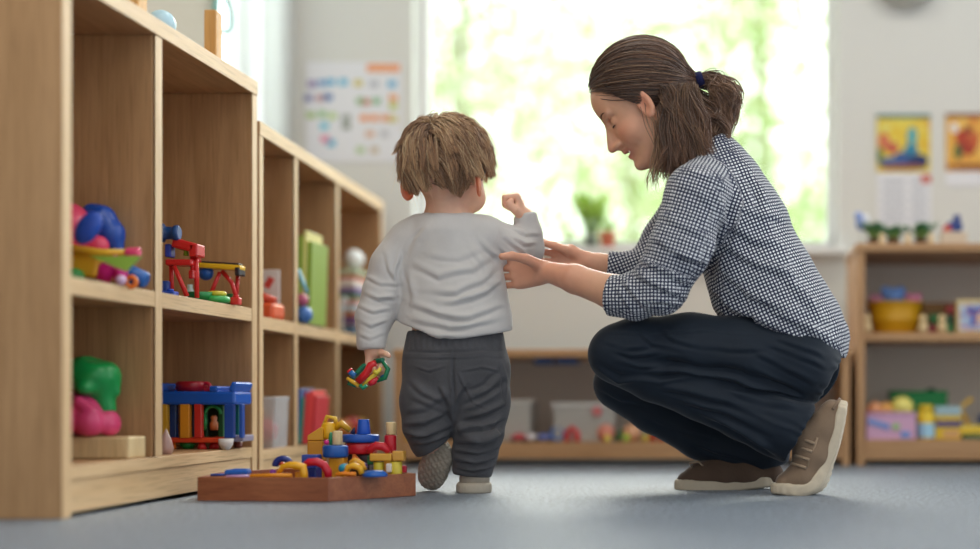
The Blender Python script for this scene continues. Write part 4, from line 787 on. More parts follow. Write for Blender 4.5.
one('toy_bead', MB().ball(Qb(344.5, 468.5, 3.21), (.013, .01, .011)), '#2a98b8', 'teal rounded piece left of the yellow hook', 'toy')
one('toy_bead', MB().ball(Qb(363.5, 466.5, 3.22), .009), '#4a2870', 'purple bead right of the yellow hook', 'bead')
one('toy_dome', MB().lathe([(0, .026), (.004, .0265), (.010, .022), (.013, .015), (.014, 0)], Qb(375, 476.5, 3.19), (0, 0, 1), 28), '#1c60b8', 'low blue dome at the front right of the tray', 'toy')
one('toy_wedge', MB().prism([(0, 0), (.03, 0), (.004, .026)], -.01, .01, Matrix.Translation(Vector(Qb(352, 466, 3.30))) @ RX(math.pi/2).to_4x4()), '#e0782c', 'orange wedge under the large red disc', 'block')
one('toy_block', MB().box(Qb(373, 460, 3.32), (.022, .02, .02), None, .003), '#1c7a48', 'green block behind the amber plank', 'block')
one('toy_block', MB().box(Qb(389, 467, 3.29)+[0, 0, -.002], (.012, .012, .02), None, .003), '#e8e0dc', 'small white block between the two yellow cylinders', 'block')
one('toy_block', MB().box(Qb(404, 470, 3.35), (.012, .012, .02), None, .003), '#c02848', 'crimson block at the right tip of the tray', 'block')
# ---------------------------------------------------------------- link toy in the toddler's left hand
Yh = 3.345; e = empty('toy_links', P(369, 372, Yh), 0, 'bundle of red, green, yellow and blue plastic links dangling from the toddler\'s hand', 'toy'); b0 = -np.array(e.location); Q = lambda x, y, Y=Yh: P(x, y, Y)+b0
for pts, r, c in (([Q(376, 363), Q(371, 365), Q(366, 374), Q(358, 382)], [.0075, .0085, .0085, .008], '#d8242c'), ([Q(383, 362), Q(388, 369), Q(385, 378), Q(377, 381)], [.004, .0055, .0055, .004], '#127a50'),
                  ([Q(376, 362, 3.36), Q(364, 366, 3.36), Q(352, 378, 3.36), Q(349, 384, 3.36), Q(356, 386, 3.36)], [.004, .006, .0055, .005, .004], '#1c7c58'), ([Q(347, 378), Q(353, 382), Q(359, 386)], [.0035, .0045, .004], '#e8b830'),
                  ([Q(381, 368), Q(377, 373), Q(370, 379), Q(363, 386)], [.0035, .0055, .005, .003], '#e8d048'), ([Q(378, 378), Q(373, 382), Q(369, 384)], [.005, .0075, .006], '#d02838'),
                  ([Q(350, 372), Q(355, 376)], [.0065, .0065], '#2470b8'), ([Q(349, 370), Q(350.5, 371.5)], [.007, .007], '#e03038'), ([Q(386, 372, 3.36), Q(381, 380, 3.36)], [.0055, .0055], '#2880b8'),
                  ([Q(360, 385), Q(363, 388), Q(367, 385)], [.004, .005, .0045], '#189068'), ([Q(374, 371, 3.335), Q(378, 374, 3.335)], [.005, .004], '#d8c83c'), ([Q(383, 360), Q(378, 361, 3.36), Q(370, 362, 3.37)], [.005, .006, .005], '#0e6a50')):
    MB().tube(pts, r, 12).build('link', plastic(c, .2), e)
# ---------------------------------------------------------------- people: materials
def skin_mat(name, base, sss=.12):
    m, nt, b = newmat(name)
    at = N(nt, 'ShaderNodeAttribute', attribute_name='tint')
    no = N(nt, 'ShaderNodeTexNoise', i_Scale=45.0, i_Detail=4.0); tc = N(nt, 'ShaderNodeTexCoord'); nt.links.new(tc.outputs['Object'], no.inputs['Vector'])
    mr = N(nt, 'ShaderNodeMapRange', i_3=.9, i_4=1.08); nt.links.new(no.outputs[0], mr.inputs[0])
    mx = N(nt, 'ShaderNodeMix', data_type='RGBA', blend_type='MULTIPLY'); mx.inputs[0].default_value = 1
    nt.links.new(at.outputs['Color'], mx.inputs[6]); nt.links.new(mr.outputs[0], mx.inputs[7]); nt.links.new(mx.outputs[2], b.inputs['Base Color'])
    b.inputs['Roughness'].default_value = .48; b.inputs['Subsurface Weight'].default_value = sss
    b.inputs['Subsurface Radius'].default_value = (1, .28, .12); b.inputs['Subsurface Scale'].default_value = .012
    n2 = N(nt, 'ShaderNodeTexNoise', i_Scale=700.0, i_Detail=2.0); nt.links.new(tc.outputs['Object'], n2.inputs['Vector'])
    bp = N(nt, 'ShaderNodeBump', i_Strength=.12, i_Distance=.0006); nt.links.new(n2.outputs[0], bp.inputs['Height']); nt.links.new(bp.outputs[0], b.inputs['Normal'])
    return m
def fabric_mat(name, c, rough=.9, scale=900, bump=.35, var=.15, sheen=.3, mottled=.12, streak=None):
    m, nt, b = newmat(name); col = lin(c); tc = N(nt, 'ShaderNodeTexCoord')
    n1 = N(nt, 'ShaderNodeTexNoise', i_Scale=float(scale), i_Detail=2.0)
    n2 = N(nt, 'ShaderNodeTexNoise', i_Scale=14.0, i_Detail=3.0)
    for n in (n1, n2): nt.links.new(tc.outputs['Object'], n.inputs['Vector'])
    m1 = N(nt, 'ShaderNodeMapRange', i_1=.3, i_2=.7, i_3=1-var, i_4=1+var); nt.links.new(n1.outputs[0], m1.inputs[0])
    m2 = N(nt, 'ShaderNodeMapRange', i_1=.3, i_2=.7, i_3=1-mottled, i_4=1+mottled); nt.links.new(n2.outputs[0], m2.inputs[0])
    mu = N(nt, 'ShaderNodeMath', operation='MULTIPLY'); nt.links.new(m1.outputs[0], mu.inputs[0]); nt.links.new(m2.outputs[0], mu.inputs[1])
    mx = N(nt, 'ShaderNodeMix', data_type='RGBA', blend_type='MULTIPLY'); mx.inputs[0].default_value = 1; mx.inputs[6].default_value = col
    nt.links.new(mu.outputs[0], mx.inputs[7]); nt.links.new(mx.outputs[2], b.inputs['Base Color'])
    b.inputs['Roughness'].default_value = rough; b.inputs['Sheen Weight'].default_value = sheen; b.inputs['Sheen Roughness'].default_value = .4
    b.inputs['Specular IOR Level'].default_value = .25
    bp = N(nt, 'ShaderNodeBump', i_Strength=bump, i_Distance=.0008); nt.links.new(n1.outputs[0], bp.inputs['Height']); nt.links.new(bp.outputs[0], b.inputs['Normal'])
    return m
def check_mat():
    m, nt, b = newmat('navy_and_white_check_cloth')
    at = N(nt, 'ShaderNodeAttribute', attribute_name='weave')
    no = N(nt, 'ShaderNodeTexNoise', i_Scale=40.0, i_Detail=2.0); nt.links.new(at.outputs['Vector'], no.inputs['Vector'])
    ad = N(nt, 'ShaderNodeVectorMath', operation='SCALE'); ad.inputs['Scale'].default_value = .0035; nt.links.new(no.outputs['Color'], ad.inputs[0])
    av = N(nt, 'ShaderNodeVectorMath', operation='ADD'); nt.links.new(at.outputs['Vector'], av.inputs[0]); nt.links.new(ad.outputs[0], av.inputs[1])
    sc = N(nt, 'ShaderNodeVectorMath', operation='SCALE'); sc.inputs['Scale'].default_value = 2*math.pi/.0078; nt.links.new(av.outputs[0], sc.inputs[0])
    sp = N(nt, 'ShaderNodeSeparateXYZ'); nt.links.new(sc.outputs[0], sp.inputs[0]); prev = None
    fa = N(nt, 'ShaderNodeAttribute', attribute_name='facing'); fs = N(nt, 'ShaderNodeSeparateXYZ'); nt.links.new(fa.outputs['Vector'], fs.inputs[0])
    for i in range(3):
        s = N(nt, 'ShaderNodeMath', operation='SINE'); nt.links.new(sp.outputs[i], s.inputs[0])
        r = N(nt, 'ShaderNodeMapRange', i_1=-.55, i_2=.35, i_3=0.0, i_4=1.0); nt.links.new(s.outputs[0], r.inputs[0])
        ab_ = N(nt, 'ShaderNodeMath', operation='ABSOLUTE'); nt.links.new(fs.outputs[i], ab_.inputs[0]); st = N(nt, 'ShaderNodeMapRange', i_1=.62, i_2=.74, i_3=0.0, i_4=1.0); nt.links.new(ab_.outputs[0], st.inputs[0])
        mxr = N(nt, 'ShaderNodeMath', operation='MAXIMUM'); nt.links.new(r.outputs[0], mxr.inputs[0]); nt.links.new(st.outputs[0], mxr.inputs[1]); r = mxr
        if prev is None: prev = r.outputs[0]
        else:
            q = N(nt, 'ShaderNodeMath', operation='MULTIPLY'); nt.links.new(prev, q.inputs[0]); nt.links.new(r.outputs[0], q.inputs[1]); prev = q.outputs[0]
    mx = N(nt, 'ShaderNodeMix', data_type='RGBA'); mx.inputs[6].default_value = lin('#232b46'); mx.inputs[7].default_value = lin('#eef0f4')
    nt.links.new(prev, mx.inputs[0]); nt.links.new(mx.outputs[2], b.inputs['Base Color'])
    b.inputs['Roughness'].default_value = .9; b.inputs['Sheen Weight'].default_value = .15; b.inputs['Specular IOR Level'].default_value = .2
    bp = N(nt, 'ShaderNodeBump', i_Strength=.4, i_Distance=.0012); nt.links.new(prev, bp.inputs['Height']); nt.links.new(bp.outputs[0], b.inputs['Normal'])
    return m
def hair_mat(name):
    m, nt, b = newmat(name)
    at = N(nt, 'ShaderNodeAttribute', attribute_name='tint'); nt.links.new(at.outputs['Color'], b.inputs['Base Color'])
    b.inputs['Roughness'].default_value = .42; b.inputs['Specular IOR Level'].default_value = .45
    b.inputs['Sheen Weight'].default_value = .2; b.inputs['Subsurface Weight'].default_value = 0.0
    return m
# ---------------------------------------------------------------- heads, hands, hair, shoes
class Frame:
    def __init__(s, o, f, u, k=1.0):
        s.o = np.array(o, float); s.f = nrm(f); u = np.array(u, float); s.u = nrm(u-s.f*(u@s.f)); s.l = np.cross(s.u, s.f); s.k = k
        s.M = np.array([s.f, s.l, s.u])
    def p(s, x, y, z): return s.o+s.k*(x*s.f+y*s.l+z*s.u)
    def inv(s, V): return ((V-s.o)@s.M.T)/s.k
def head(S, H, kind):
    k = H.k; p = H.p; M = H.M
    E = lambda c, r, kk=.012, op='u': S.ell(p(*c), np.array(r)*k, M, kk*k, op)
    if kind == 'adult':
        E((-.012, 0, .045), (.095, .074, .085)); E((.03, 0, -.01), (.057, .062, .088), .02)
        E((.045, 0, .06), (.043, .055, .045), .02)
        for sg in (-1, 1):
            S.cone(p(-.012, sg*.052, -.045), p(.058, sg*.018, -.088), .018*k, .016*k, .025*k)
            E((.052, sg*.036, -.026), (.026, .024, .027), .015)
            E((.068, sg*.031, .016), (.02, .018, .012), .008, 's')
            S.ell(p(.0645, sg*.031, .012), np.array([.0145, .016, .0125])*k, M, .007*k)
            S.cone(p(.083, sg*.012, .033), p(.07, sg*.045, .034), .006*k, .006*k, .008*k)
            S.ell(p(.093, sg*.0135, -.028), np.array([.011, .008, .0075])*k, M, .005*k)
        S.cone(p(.083, 0, .022), p(.107, 0, -.018), .007*k, .009*k, .012*k); S.ell(p(.108, 0, -.024), np.array([.0105, .0105, .009])*k, M, .004*k)
        S.cone(p(.078, 0, .008), p(.09, 0, -.026), .012*k, .013*k, .006*k)
        S.cone(p(.088, 0, -.034), p(.09, 0, -.046), .007*k, .006*k, .008*k)
        for sg in (-1, 1):
            S.cone(p(.0905, 0, -.047), p(.073, sg*.027, -.046), .0055*k, .003*k, .004*k)
            S.cone(p(.087, 0, -.0605), p(.072, sg*.025, -.05), .006*k, .003*k, .004*k)
        S.ell(p(.092, 0, -.0535), np.array([.014, .018, .0028])*k, M, .002*k, 's')
        E((.078, 0, -.087), (.017, .018, .015), .015)
        ear_x, ear_y, er = .003, .074, 1.02
    else:
        E((-.006, 0, .048), (.096, .082, .084)); E((.035, 0, -.004), (.056, .066, .062), .02)
        for sg in (-1, 1):
            E((.055, sg*.036, -.018), (.032, .03, .03), .015)
            E((.084, sg*.026, .012), (.014, .014, .009), .008, 's')
            S.ell(p(.074, sg*.027, .01), np.array([.013, .0135, .0105])*k, M, .003*k)
        S.cone(p(.088, 0, .008), p(.1, 0, -.009), .005*k, .008*k, .01*k)
        for sg in (-1, 1):
            S.cone(p(.093, 0, -.024), p(.084, sg*.017, -.026), .004*k, .0025*k, .003*k); S.cone(p(.091, 0, -.031), p(.083, sg*.015, -.03), .0045*k, .0025*k, .003*k)
        E((.074, 0, -.045), (.018, .02, .014), .012)
        ear_x, ear_y, er = -.014, .082, 1.12
    for sg in (-1, 1):   # ears
        c = p(ear_x-.004, sg*(ear_y+.007), -.006 if kind == 'adult' else .002); ang = sg*.45
        ef = nrm(M[0]*math.cos(ang*1.0)*1.0 + M[1]*(-math.sin(ang))*1.0 if False else M[0]-M[1]*sg*.55); eu = nrm(M[2]-M[0]*.18); eu = nrm(eu-ef*(eu@ef)); el = np.cross(eu, ef)
        EM = np.array([ef, el, eu])
        S.ell(c, np.array([.0185, .0055, .032])*k*er, EM, .005*k)
        S.ell(c-EM[2]*.021*k+EM[0]*.004*k, np.array([.009, .005, .011])*k*er, EM, .004*k)
        S.ell(c+el*sg*.0045*k+ef*.003*k, np.array([.0105, .0045, .019])*k*er, EM, .003*k, 's')
def hand(S, w, fwd, d, side, k=1.0, curl=(.3, .3, .3, .3), thumb=None, spread=.06, fat=1.0, grid=.002):
    """w wrist, fwd towards the fingers, d the way the palm faces; thumb = list of three points or None"""
    f = nrm(fwd); d = np.array(d, float); d = nrm(d-f*(d@f)); s = np.cross(d, f)*(1 if side == 'L' else -1); w = np.array(w, float)
    lens = [(.043, .025, .021), (.047, .029, .022), (.043, .027, .021), (.034, .021, .019)]; offs = [.030, .0105, -.0095, -.028]; fw = [.083, .087, .083, .075]
    for i in range(4):
        kn = w+k*(f*fw[i]+s*offs[i]); S.cone(w+k*(f*.008+s*offs[i]*.45), kn, .0125*k*fat, .0105*k*fat, .012*k)
    S.cone(w+k*(f*.02+s*.012+d*.004), w+k*(f*.05+s*.028+d*.008), .013*k, .013*k, .012*k)
    S.cone(w+k*(f*.02-s*.016+d*.004), w+k*(f*.06-s*.024+d*.004), .012*k, .01*k, .012*k)
    tips = []
    for i in range(4):
        c = curl[i] if isinstance(curl[i], (tuple, list)) else (curl[i], curl[i]*1.1, curl[i]*.8)
        q = w+k*(f*fw[i]+s*offs[i]); a = 0; g = nrm(f+s*spread*(1.5-i)); r = [.0093, .0083, .0077, .0066]
        rs = .9 if i == 3 else 1.0
        for j in range(3):
            a += c[j]; e = q+k*lens[i][j]*(g*math.cos(a)+d*math.sin(a)); S.cone(q, e, r[j]*k*rs*fat, r[j+1]*k*rs*fat, .0025*k); q = e
        tips.append((q, nrm(g*math.cos(a)+d*math.sin(a)), -nrm(d*math.cos(a)-g*math.sin(a))))
    if thumb is None:
        t0 = w+k*(f*.022+s*.022+d*.006); t1 = t0+k*(f*.028+s*.026+d*.014); t2 = t1+k*(f*.03+s*.006+d*.012); t3 = t2+k*(f*.02-s*.006+d*.012); thumb = [t0, t1, t2, t3]
    S.chain(thumb, [.0135*k*fat, .0115*k*fat, .0098*k*fat, .0082*k*fat], .005*k)
    return tips
def strands(P_, R, C, name, mat, parent=None, base=None):
    """P_ (S,N,3) paths, R (S,N) radii, C (S,3) colours -> one mesh of tapered locks"""
    S_, N_, _ = P_.shape
    T = np.gradient(P_, axis=1); T /= (np.linalg.norm(T, axis=2, keepdims=True)+1e-9)
    ref = rng.normal(size=(S_, 1, 3)); A = np.cross(T, ref); A /= (np.linalg.norm(A, axis=2, keepdims=True)+1e-9); B = np.cross(T, A)
    ring = []
    for q in range(3):
        a = 2*math.pi*q/3; ring.append(P_+(A*math.cos(a)+B*math.sin(a))*R[:, :, None])
    V = np.stack(ring, 2).reshape(-1, 3)   # (S,N,3,3)
    base_i = (np.arange(S_)[:, None]*N_+np.arange(N_-1)[None, :])*3
    qs = []
    for q in range(3):
        a = base_i+q; b = base_i+(q+1) % 3; qs.append(np.stack([a, b, b+3, a+3], -1).reshape(-1, 4))
    Q = np.concatenate(qs); tt = np.linspace(0, 1, N_)
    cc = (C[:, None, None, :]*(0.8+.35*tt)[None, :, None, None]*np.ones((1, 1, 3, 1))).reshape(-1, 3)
    if base is not None:
        bV, bQ, bc = base; Q = np.concatenate([Q, bQ+len(V)]); V = np.concatenate([V, bV]); cc = np.concatenate([cc, bc])
    return pymesh(name, V, Q, mat, parent, cols=cc)
def shoe(parent, sole_line, up, wdt, side, mats, laces=True, h=.0028, thick=.009, name='shoe', label=None, upper_pts=None, neck=None, tread=False):
    """sole_line: points from toe to heel along the sole's underside; up: local upward normal per point"""
    mu, ms, ml = mats; side = nrm(side)
    pts = [np.array(p, float) for p in sole_line]; up = [nrm(u) for u in up]
    def cr_(A, t):
        i = min(int(t), len(A)-2); s = t-i; q = [np.array(A[max(i-1, 0)]), np.array(A[i]), np.array(A[i+1]), np.array(A[min(i+2, len(A)-1)])]
        return .5*((2*q[1])+(q[2]-q[0])*s+(2*q[0]-5*q[1]+4*q[2]-q[3])*s*s+(3*q[1]-q[0]-3*q[2]+q[3])*s**3)
    tq = np.linspace(0, len(pts)-1, 17); wdt = [float(cr_(wdt, t)) for t in tq]; up = [nrm(cr_(up, t)) for t in tq]; pts = [cr_(pts, t) for t in tq]
    allp = np.array(pts+[p+u*.11 for p, u in zip(pts, up)]); S = SDF(allp.min(0)-.06, allp.max(0)+.06, h); U = SDF(allp.min(0)-.06, allp.max(0)+.06, h)
    for i in range(len(pts)-1):
        a, b = pts[i]+up[i]*thick, pts[i+1]+up[i+1]*thick; ra, rb = wdt[i], wdt[i+1]
        n = nrm(up[i]+up[i+1]); S.slab(a, b, ra, rb, n, thick*2, .006)
    for (a, b, ra, rb, sqf) in upper_pts:
        U.cone(a, b, ra, rb, .018, sqf)
    for i in range(len(pts)-1):   # trim what sinks below the sole
        n = nrm(up[i]+up[i+1]); lo = np.minimum(pts[i], pts[i+1])-.05; hi = np.maximum(pts[i], pts[i+1])+.05
        m = (pts[i]+pts[i+1])/2+n*thick*1.15; e = nrm(pts[i+1]-pts[i]); L = np.linalg.norm(pts[i+1]-pts[i])/2+.006
        U.box(m-n*.03, (L, .09, .03), .002, np.array([e, side, n]), .003, 's')
    if neck is not None: U.cone(neck[0], neck[1], neck[2], neck[3], .003, None, 's')
    rt = sdf_obj(name, U, mu, parent, 2)
    if label: rt['label'] = label
    def tr(V, n):
        d = .0006*np.sin(V@side*900)
        if tread: d = d-.0022*((np.sin(V[:, 0]*520+V[:, 2]*260) > .45) | (np.sin(V[:, 2]*420-V[:, 0]*120) > .55))*((n@up[4]) < -.5)
        return d
    so = sdf_obj('sole', S, ms, rt, 3, disp=tr); so['label'] = 'pale rubber sole'
    return rt
# ================================================================ THE WOMAN
def build_woman():
    Yc = 3.45; W = lambda x, y, Y=Yc: P(x, y, Y); out = (1, 0, 0)
    skin = skin_mat('woman_skin', None); SK = np.array(lin('#dca788')[:3])
    H = Frame(W(645.5, 109), (-.788, 0, -.616), (-.616, 0, .788), 1.07)
    # ---------------- body (one surface)
    S = SDF((-.62, 3.14, .0), (.28, 3.78, 1.08), .0032)
    head(S, H, 'adult')
    nk0, nk1 = W(668, 122), W(700, 162); S.cone(nk0, nk1, .052, .054, .02)
    S.cone(H.p(.035, 0, -.07), W(690, 165), .03, .04, .03)
    sq = ((0, 1, 0), 1.45)
    S.chain([W(708, 172), W(722, 205), W(742, 255), W(762, 300), W(785, 345)], [.066, .078, .08, .082, .095], .02, sq)
    YN, YF = 3.345, 3.555
    for sgn, kn, hipY, kY, ank, aY in ((-1, (619, 354), 3.38, 3.35, (800, 432), 3.35), (1, (622, 386), 3.52, 3.56, (764, 461), 3.55)):
        S.chain([W(786, 358, hipY), W(700, 352, (hipY+kY)/2), W(*kn, kY)], [.075, .062, .046], .02)
        mx, my = (kn[0]*.6+ank[0]*.4), (kn[1]*.6+ank[1]*.4)+4
        S.chain([W(*kn, kY), W(mx, my, kY), W(*ank, aY)], [.046, .042, .03], .015)
    S.chain([W(802, 434, 3.345), W(808, 470, 3.345), W(794, 482, 3.345)], [.027, .023, .014], .012)
    S.chain([W(764, 461, 3.55), W(752, 476, 3.55), W(700, 480, 3.55)], [.03, .027, .02], .012)
    S.chain([W(705, 178, 3.40), W(697, 196, 3.29), W(675, 248, 3.27), W(660, 292, 3.28)], [.05, .05, .042, .037], .02)
    S.chain([W(660, 292, 3.28), W(612, 292, 3.315), W(575, 279, 3.35), W(549, 272, 3.39)], [.037, .0375, .032, .0235], .01, ((0, 0, 1), 1.0))
    S.chain([W(705, 178, 3.5), W(697, 196, 3.61), W(672, 245, 3.63), W(658, 276, 3.62)], [.05, .05, .042, .037], .02)
    S.chain([W(658, 276, 3.62), W(628, 270, 3.60), W(600, 265, 3.575), W(588, 262, 3.565)], [.036, .034, .027, .023], .01)
    # left hand holding the child's side: thumb on the near side, fingers round the front
    wl = W(546, 272, 3.39); k = 1.0
    hand(S, wl, (-1, .42, .02), (.25, 1, .12), 'L', k, curl=[(.15, .45, .35)]*4,
         thumb=[W(541, 266, 3.385), W(526, 259, 3.355), W(512, 256, 3.328), W(502, 256.5, 3.316)], spread=.03)
    # right hand under the child's raised elbow, fingers fanned
    wr = W(589, 263, 3.565)
    hand(S, wr, (-1, .0, .14), (0.1, -1, .0), 'R', .93, curl=[(.0, .12, .1), (.05, .12, .1), (.1, .15, .15), (.2, .4, .4)], spread=.12,
         thumb=[W(580, 257, 3.56), W(567, 250.5, 3.545), W(554, 245.5, 3.54), W(543, 243, 3.54)])
    def cols(V):
        L = H.inv(V); C = np.tile(SK, (len(V), 1))
        def blend(m, c): 
            nonlocal C
            C = C*(1-m[:, None])+np.array(c)*m[:, None]
        g = lambda c, r: np.exp(-(((L-np.array(c))/np.array(r))**2).sum(1))
        blend(.55*(g((.06, -.045, -.02), (.03, .02, .025))+g((.06, .045, -.02), (.03, .02, .025))), lin('#dc8468')[:3])
        blend(.5*g((.108, 0, -.022), (.015, .015, .015)), lin('#d98468')[:3])
        lip = np.clip(g((.09, 0, -.054), (.016, .027, .0105))*1.9, 0, 1); blend(lip*.6, lin('#b8605a')[:3])
        blend(.5*(g((-.004, -.082, .0), (.03, .012, .04))+g((-.004, .082, .0), (.03, .012, .04))), lin('#e0806a')[:3])
        # warm finger tips and palms
        m = np.clip((-.33-V[:, 0])/.08, 0, 1)*(V[:, 2] < .62)*(V[:, 2] > .35); blend(.25*m, lin('#e08672')[:3])
        return C
    body = sdf_obj('person', S, skin, None, 2, cols=cols)
    tag(body, 'woman squatting in profile beside the toddler, checked shirt and navy trousers, holding the child', 'person')
    # eyes and brows
    eye = newmat('eye_white')[0]; eye.node_tree.nodes['Principled BSDF'].inputs['Base Color'].default_value = (.75, .72, .7, 1); eye.node_tree.nodes['Principled BSDF'].inputs['Roughness'].default_value = .1
    lash = matte('#2a1a14', .8, 0)
    for sg in (-1, 1):
        MB().ball(H.p(.0652, sg*.031, .011), .0118*H.k).build('eye', eye, body)
        MB().tube([H.p(.0805-.006*a*a, sg*(.031+a*.0125), .0055-.001*a*a) for a in (-1, -.5, 0, .5, 1)], [.0006, .0012, .0014, .0012, .0006], 6).build('eyelash', lash, body)
        MB().tube([H.p(.089-.012*a*a, sg*(.016+.03*a), .036+.005*math.sin(a*2.6)) for a in (0, .3, .6, .85, 1)], [.0008, .0014, .0015, .0012, .0006], 6).build('eyebrow', matte('#5a3e2c', .8, 0), body)
    MB().box(H.p(.083, 0, -.0525), (.004, .03, .008), Matrix([H.f, -H.l, H.u]).transposed(), .0015).build('teeth', matte('#e8e2d8', .3, 0), body)
    # ---------------- shirt
    T = SDF((-.40, 3.10, .22), (.34, 3.80, .92), .0038)
    T.chain([W(713, 163), W(722, 185), W(737, 225), W(762, 283), W(781, 318), W(792, 336)], [.062, .088, .112, .118, .121, .122], .03, ((0, 1, 0), 1.32))
    T.cone(W(706, 152), W(716, 166), .064, .07, .02)
    T.chain([W(765, 290), W(800, 330), W(812, 345)], [.09, .085, .08], .03, ((0, 1, 0), 1.5))
    for YY, sh in ((1, (3.41, 3.29, 3.265, 3.275)), (2, (3.49, 3.61, 3.635, 3.62))):
        pts = [(712, 182), (697, 196), (680, 248), (659, 286)] if YY == 1 else [(712, 182), (697, 196), (672, 240), (652, 268)]
        T.chain([W(x, y, Y) for (x, y), Y in zip(pts, sh)], [.072, .068, .066, .062], .02)
    T.chain([W(659, 288, 3.275), W(636, 296, 3.29), W(617, 296.5, 3.305)], [.061, .052, .044], .012)
    T.chain([W(652, 268, 3.62), W(632, 270, 3.605), W(613, 267.5, 3.59)], [.052, .043, .037], .012)
    T.cone(W(622, 297, 3.30), W(611, 295.5, 3.31), .0475, .0465, .004); T.cone(W(622, 269, 3.597), W(609, 267, 3.585), .04, .039, .004)   # rolled cuffs
    T.plane_cut(W(610, 296, 3.31), (-1, .3, .12), (-.40, 3.2, .35), W(611, 260, 3.45), .003)
    T.plane_cut(W(607, 267, 3.585), (-1, -.1, .1), (-.40, 3.5, .35), W(609, 240, 3.8), .003)
    # collar opening and hem
    T.plane_cut(W(700, 150), (-.55, 0, .84), W(640, 190, 3.36), W(760, 60, 3.54), .006)
    T.plane_cut(W(790, 339.5), (-.33, 0, -.944), W(738, 420, 3.15), W(870, 290, 3.75), .004)
    T.plane_cut(W(700, 319.5), (0, 0, -1), W(672, 420, 3.15), W(745, 310, 3.75), .004)
    def disp(V, n):
        d = .0016*wob(V, 24, 3); Fo = lambda pts, w_, a_: fold(V, n, pts, w_, a_, 3.46)
        for pts, w_, a_ in (([(712, 178), (729, 200), (731, 228), (716, 256), (704, 282), (690, 306)], 5, -.010), ([(726, 222), (755, 238), (790, 246)], 4.5, .006), ([(720, 240), (755, 262), (805, 278)], 4.5, .007),
                            ([(712, 258), (750, 292), (800, 312)], 5, .008), ([(704, 280), (735, 308), (790, 330)], 4.5, .007), ([(735, 205), (765, 214), (792, 218)], 4, .004), ([(700, 296), (716, 310), (730, 318)], 3, .005),
                            ([(755, 300), (795, 320), (838, 346)], 4.5, .006), ([(770, 262), (795, 285), (822, 310)], 5, .005), ([(744, 160), (762, 190), (770, 225)], 5, .004),
                            ([(640, 258), (660, 268), (692, 284)], 3.6, .008), ([(634, 272), (658, 284), (690, 300)], 3.6, .008), ([(640, 300), (662, 300), (690, 310)], 3.2, .006), ([(650, 236), (676, 250), (706, 262)], 4.2, .007),
                            ([(658, 212), (684, 224), (714, 240)], 4.2, .005), ([(622, 280), (636, 294), (650, 312)], 3.0, .006), ([(614, 286), (626, 300), (634, 314)], 2.6, .004), ([(672, 182), (695, 190), (716, 206)], 4, .004), ([(686, 172), (706, 176), (724, 186)], 3.5, .004)):
            d += Fo(pts, w_, a_)
        d += .0035*wob(V, 55, 9)*np.exp(-((V[:, 2]-.36)/.06)**2)
        return d
    ca, sa = math.cos(.40), math.sin(.40)
    up_ = nrm(W(680, 248)-W(697, 196)); side_ = np.array([-up_[2], 0, up_[0]])
    def uvw(V):
        U1 = np.stack([V[:, 0]*ca+V[:, 2]*sa, V[:, 1], -V[:, 0]*sa+V[:, 2]*ca], 1)
        m = (V[:, 1] < 3.45)
        d1, _ = segdist(V, W(697, 190, 3.29), W(675, 250, 3.265)); d2, _ = segdist(V, W(662, 284, 3.275), W(612, 296, 3.31)); d3, _ = segdist(V, W(722, 185), W(765, 290))
        sl = d1 < np.minimum(d2, d3*.62+.01); U2 = np.stack([V@np.array([side_[0], 0, side_[2]]), V[:, 1], V@np.array([up_[0], 0, up_[2]])], 1); U1[sl] = U2[sl]
        fo = (d2 < d1) & (d2 < d3*.62); U3 = V.copy(); U1[fo] = U3[fo]
        return U1
    sh = sdf_obj('checked_shirt', T, check_mat(), body, 2, disp=disp, uvw=uvw)
    nn = np.zeros(len(sh.data.vertices)*3, np.float32); sh.data.vertices.foreach_get('normal', nn); nn = nn.reshape(-1, 3).astype(float)
    cc0 = np.zeros(len(nn)*3, np.float32); sh.data.vertices.foreach_get('co', cc0); Vs = cc0.reshape(-1, 3).astype(float); e_ = 1e-3
    fc = np.stack([np.abs((uvw(Vs+nn*e_)-uvw(Vs))[:, i])/e_ for i in range(3)], 1); fc = fc/(np.linalg.norm(fc, axis=1, keepdims=True)+1e-9)
    at = sh.data.attributes.new('facing', 'FLOAT_VECTOR', 'POINT'); at.data.foreach_set('vector', fc.astype(np.float32).ravel())
    # ---------------- trousers
    R = SDF((-.45, 3.14, .02), (.34, 3.78, .48), .0038)
    Wn = lambda x, y: W(x, y, 3.345); Wf = lambda x, y: W(x, y, 3.56)
    R.chain([W(781, 338), W(790, 352), W(794, 364)], [.105, .108, .10], .03, ((0, 1, 0), 1.4))
    R.chain([W(795, 362, 3.39), W(742, 360, 3.37), W(690, 352, 3.355), W(640, 349, 3.345), W(618, 352, 3.345)], [.102, .094, .083, .066, .063], .03)
    Rc = dict(k=.012)
    R.chain([Wn(617, 356), Wn(655, 374), Wn(700, 391), Wn(745, 411)], [.0625, .061, .063, .066], **Rc)
    R.chain([Wn(745, 411), Wn(775, 424), Wn(799, 434)], [.066, .07, .075], **Rc)
    R.chain([W(795, 362, 3.51), W(742, 366, 3.53), W(690, 368, 3.55), W(640, 376, 3.56), W(622, 382, 3.56)], [.102, .09, .08, .066, .062], .02)
    R.chain([Wf(620, 384), Wf(655, 408), Wf(700, 434), Wf(735, 447), Wf(765, 452)], [.062, .060, .058, .058, .06], .012)
    hn = nrm(np.array([.86, 0, -.50]))
    R.plane_cut(Wn(800, 434), (.87, 0, -.5), (-.05, 3.20, .02), (.33, 3.46, .33), .003)
    R.plane_cut(Wf(760, 470), (.25, 0, -.97), (-.2, 3.46, -.01), (.25, 3.7, .22), .003)
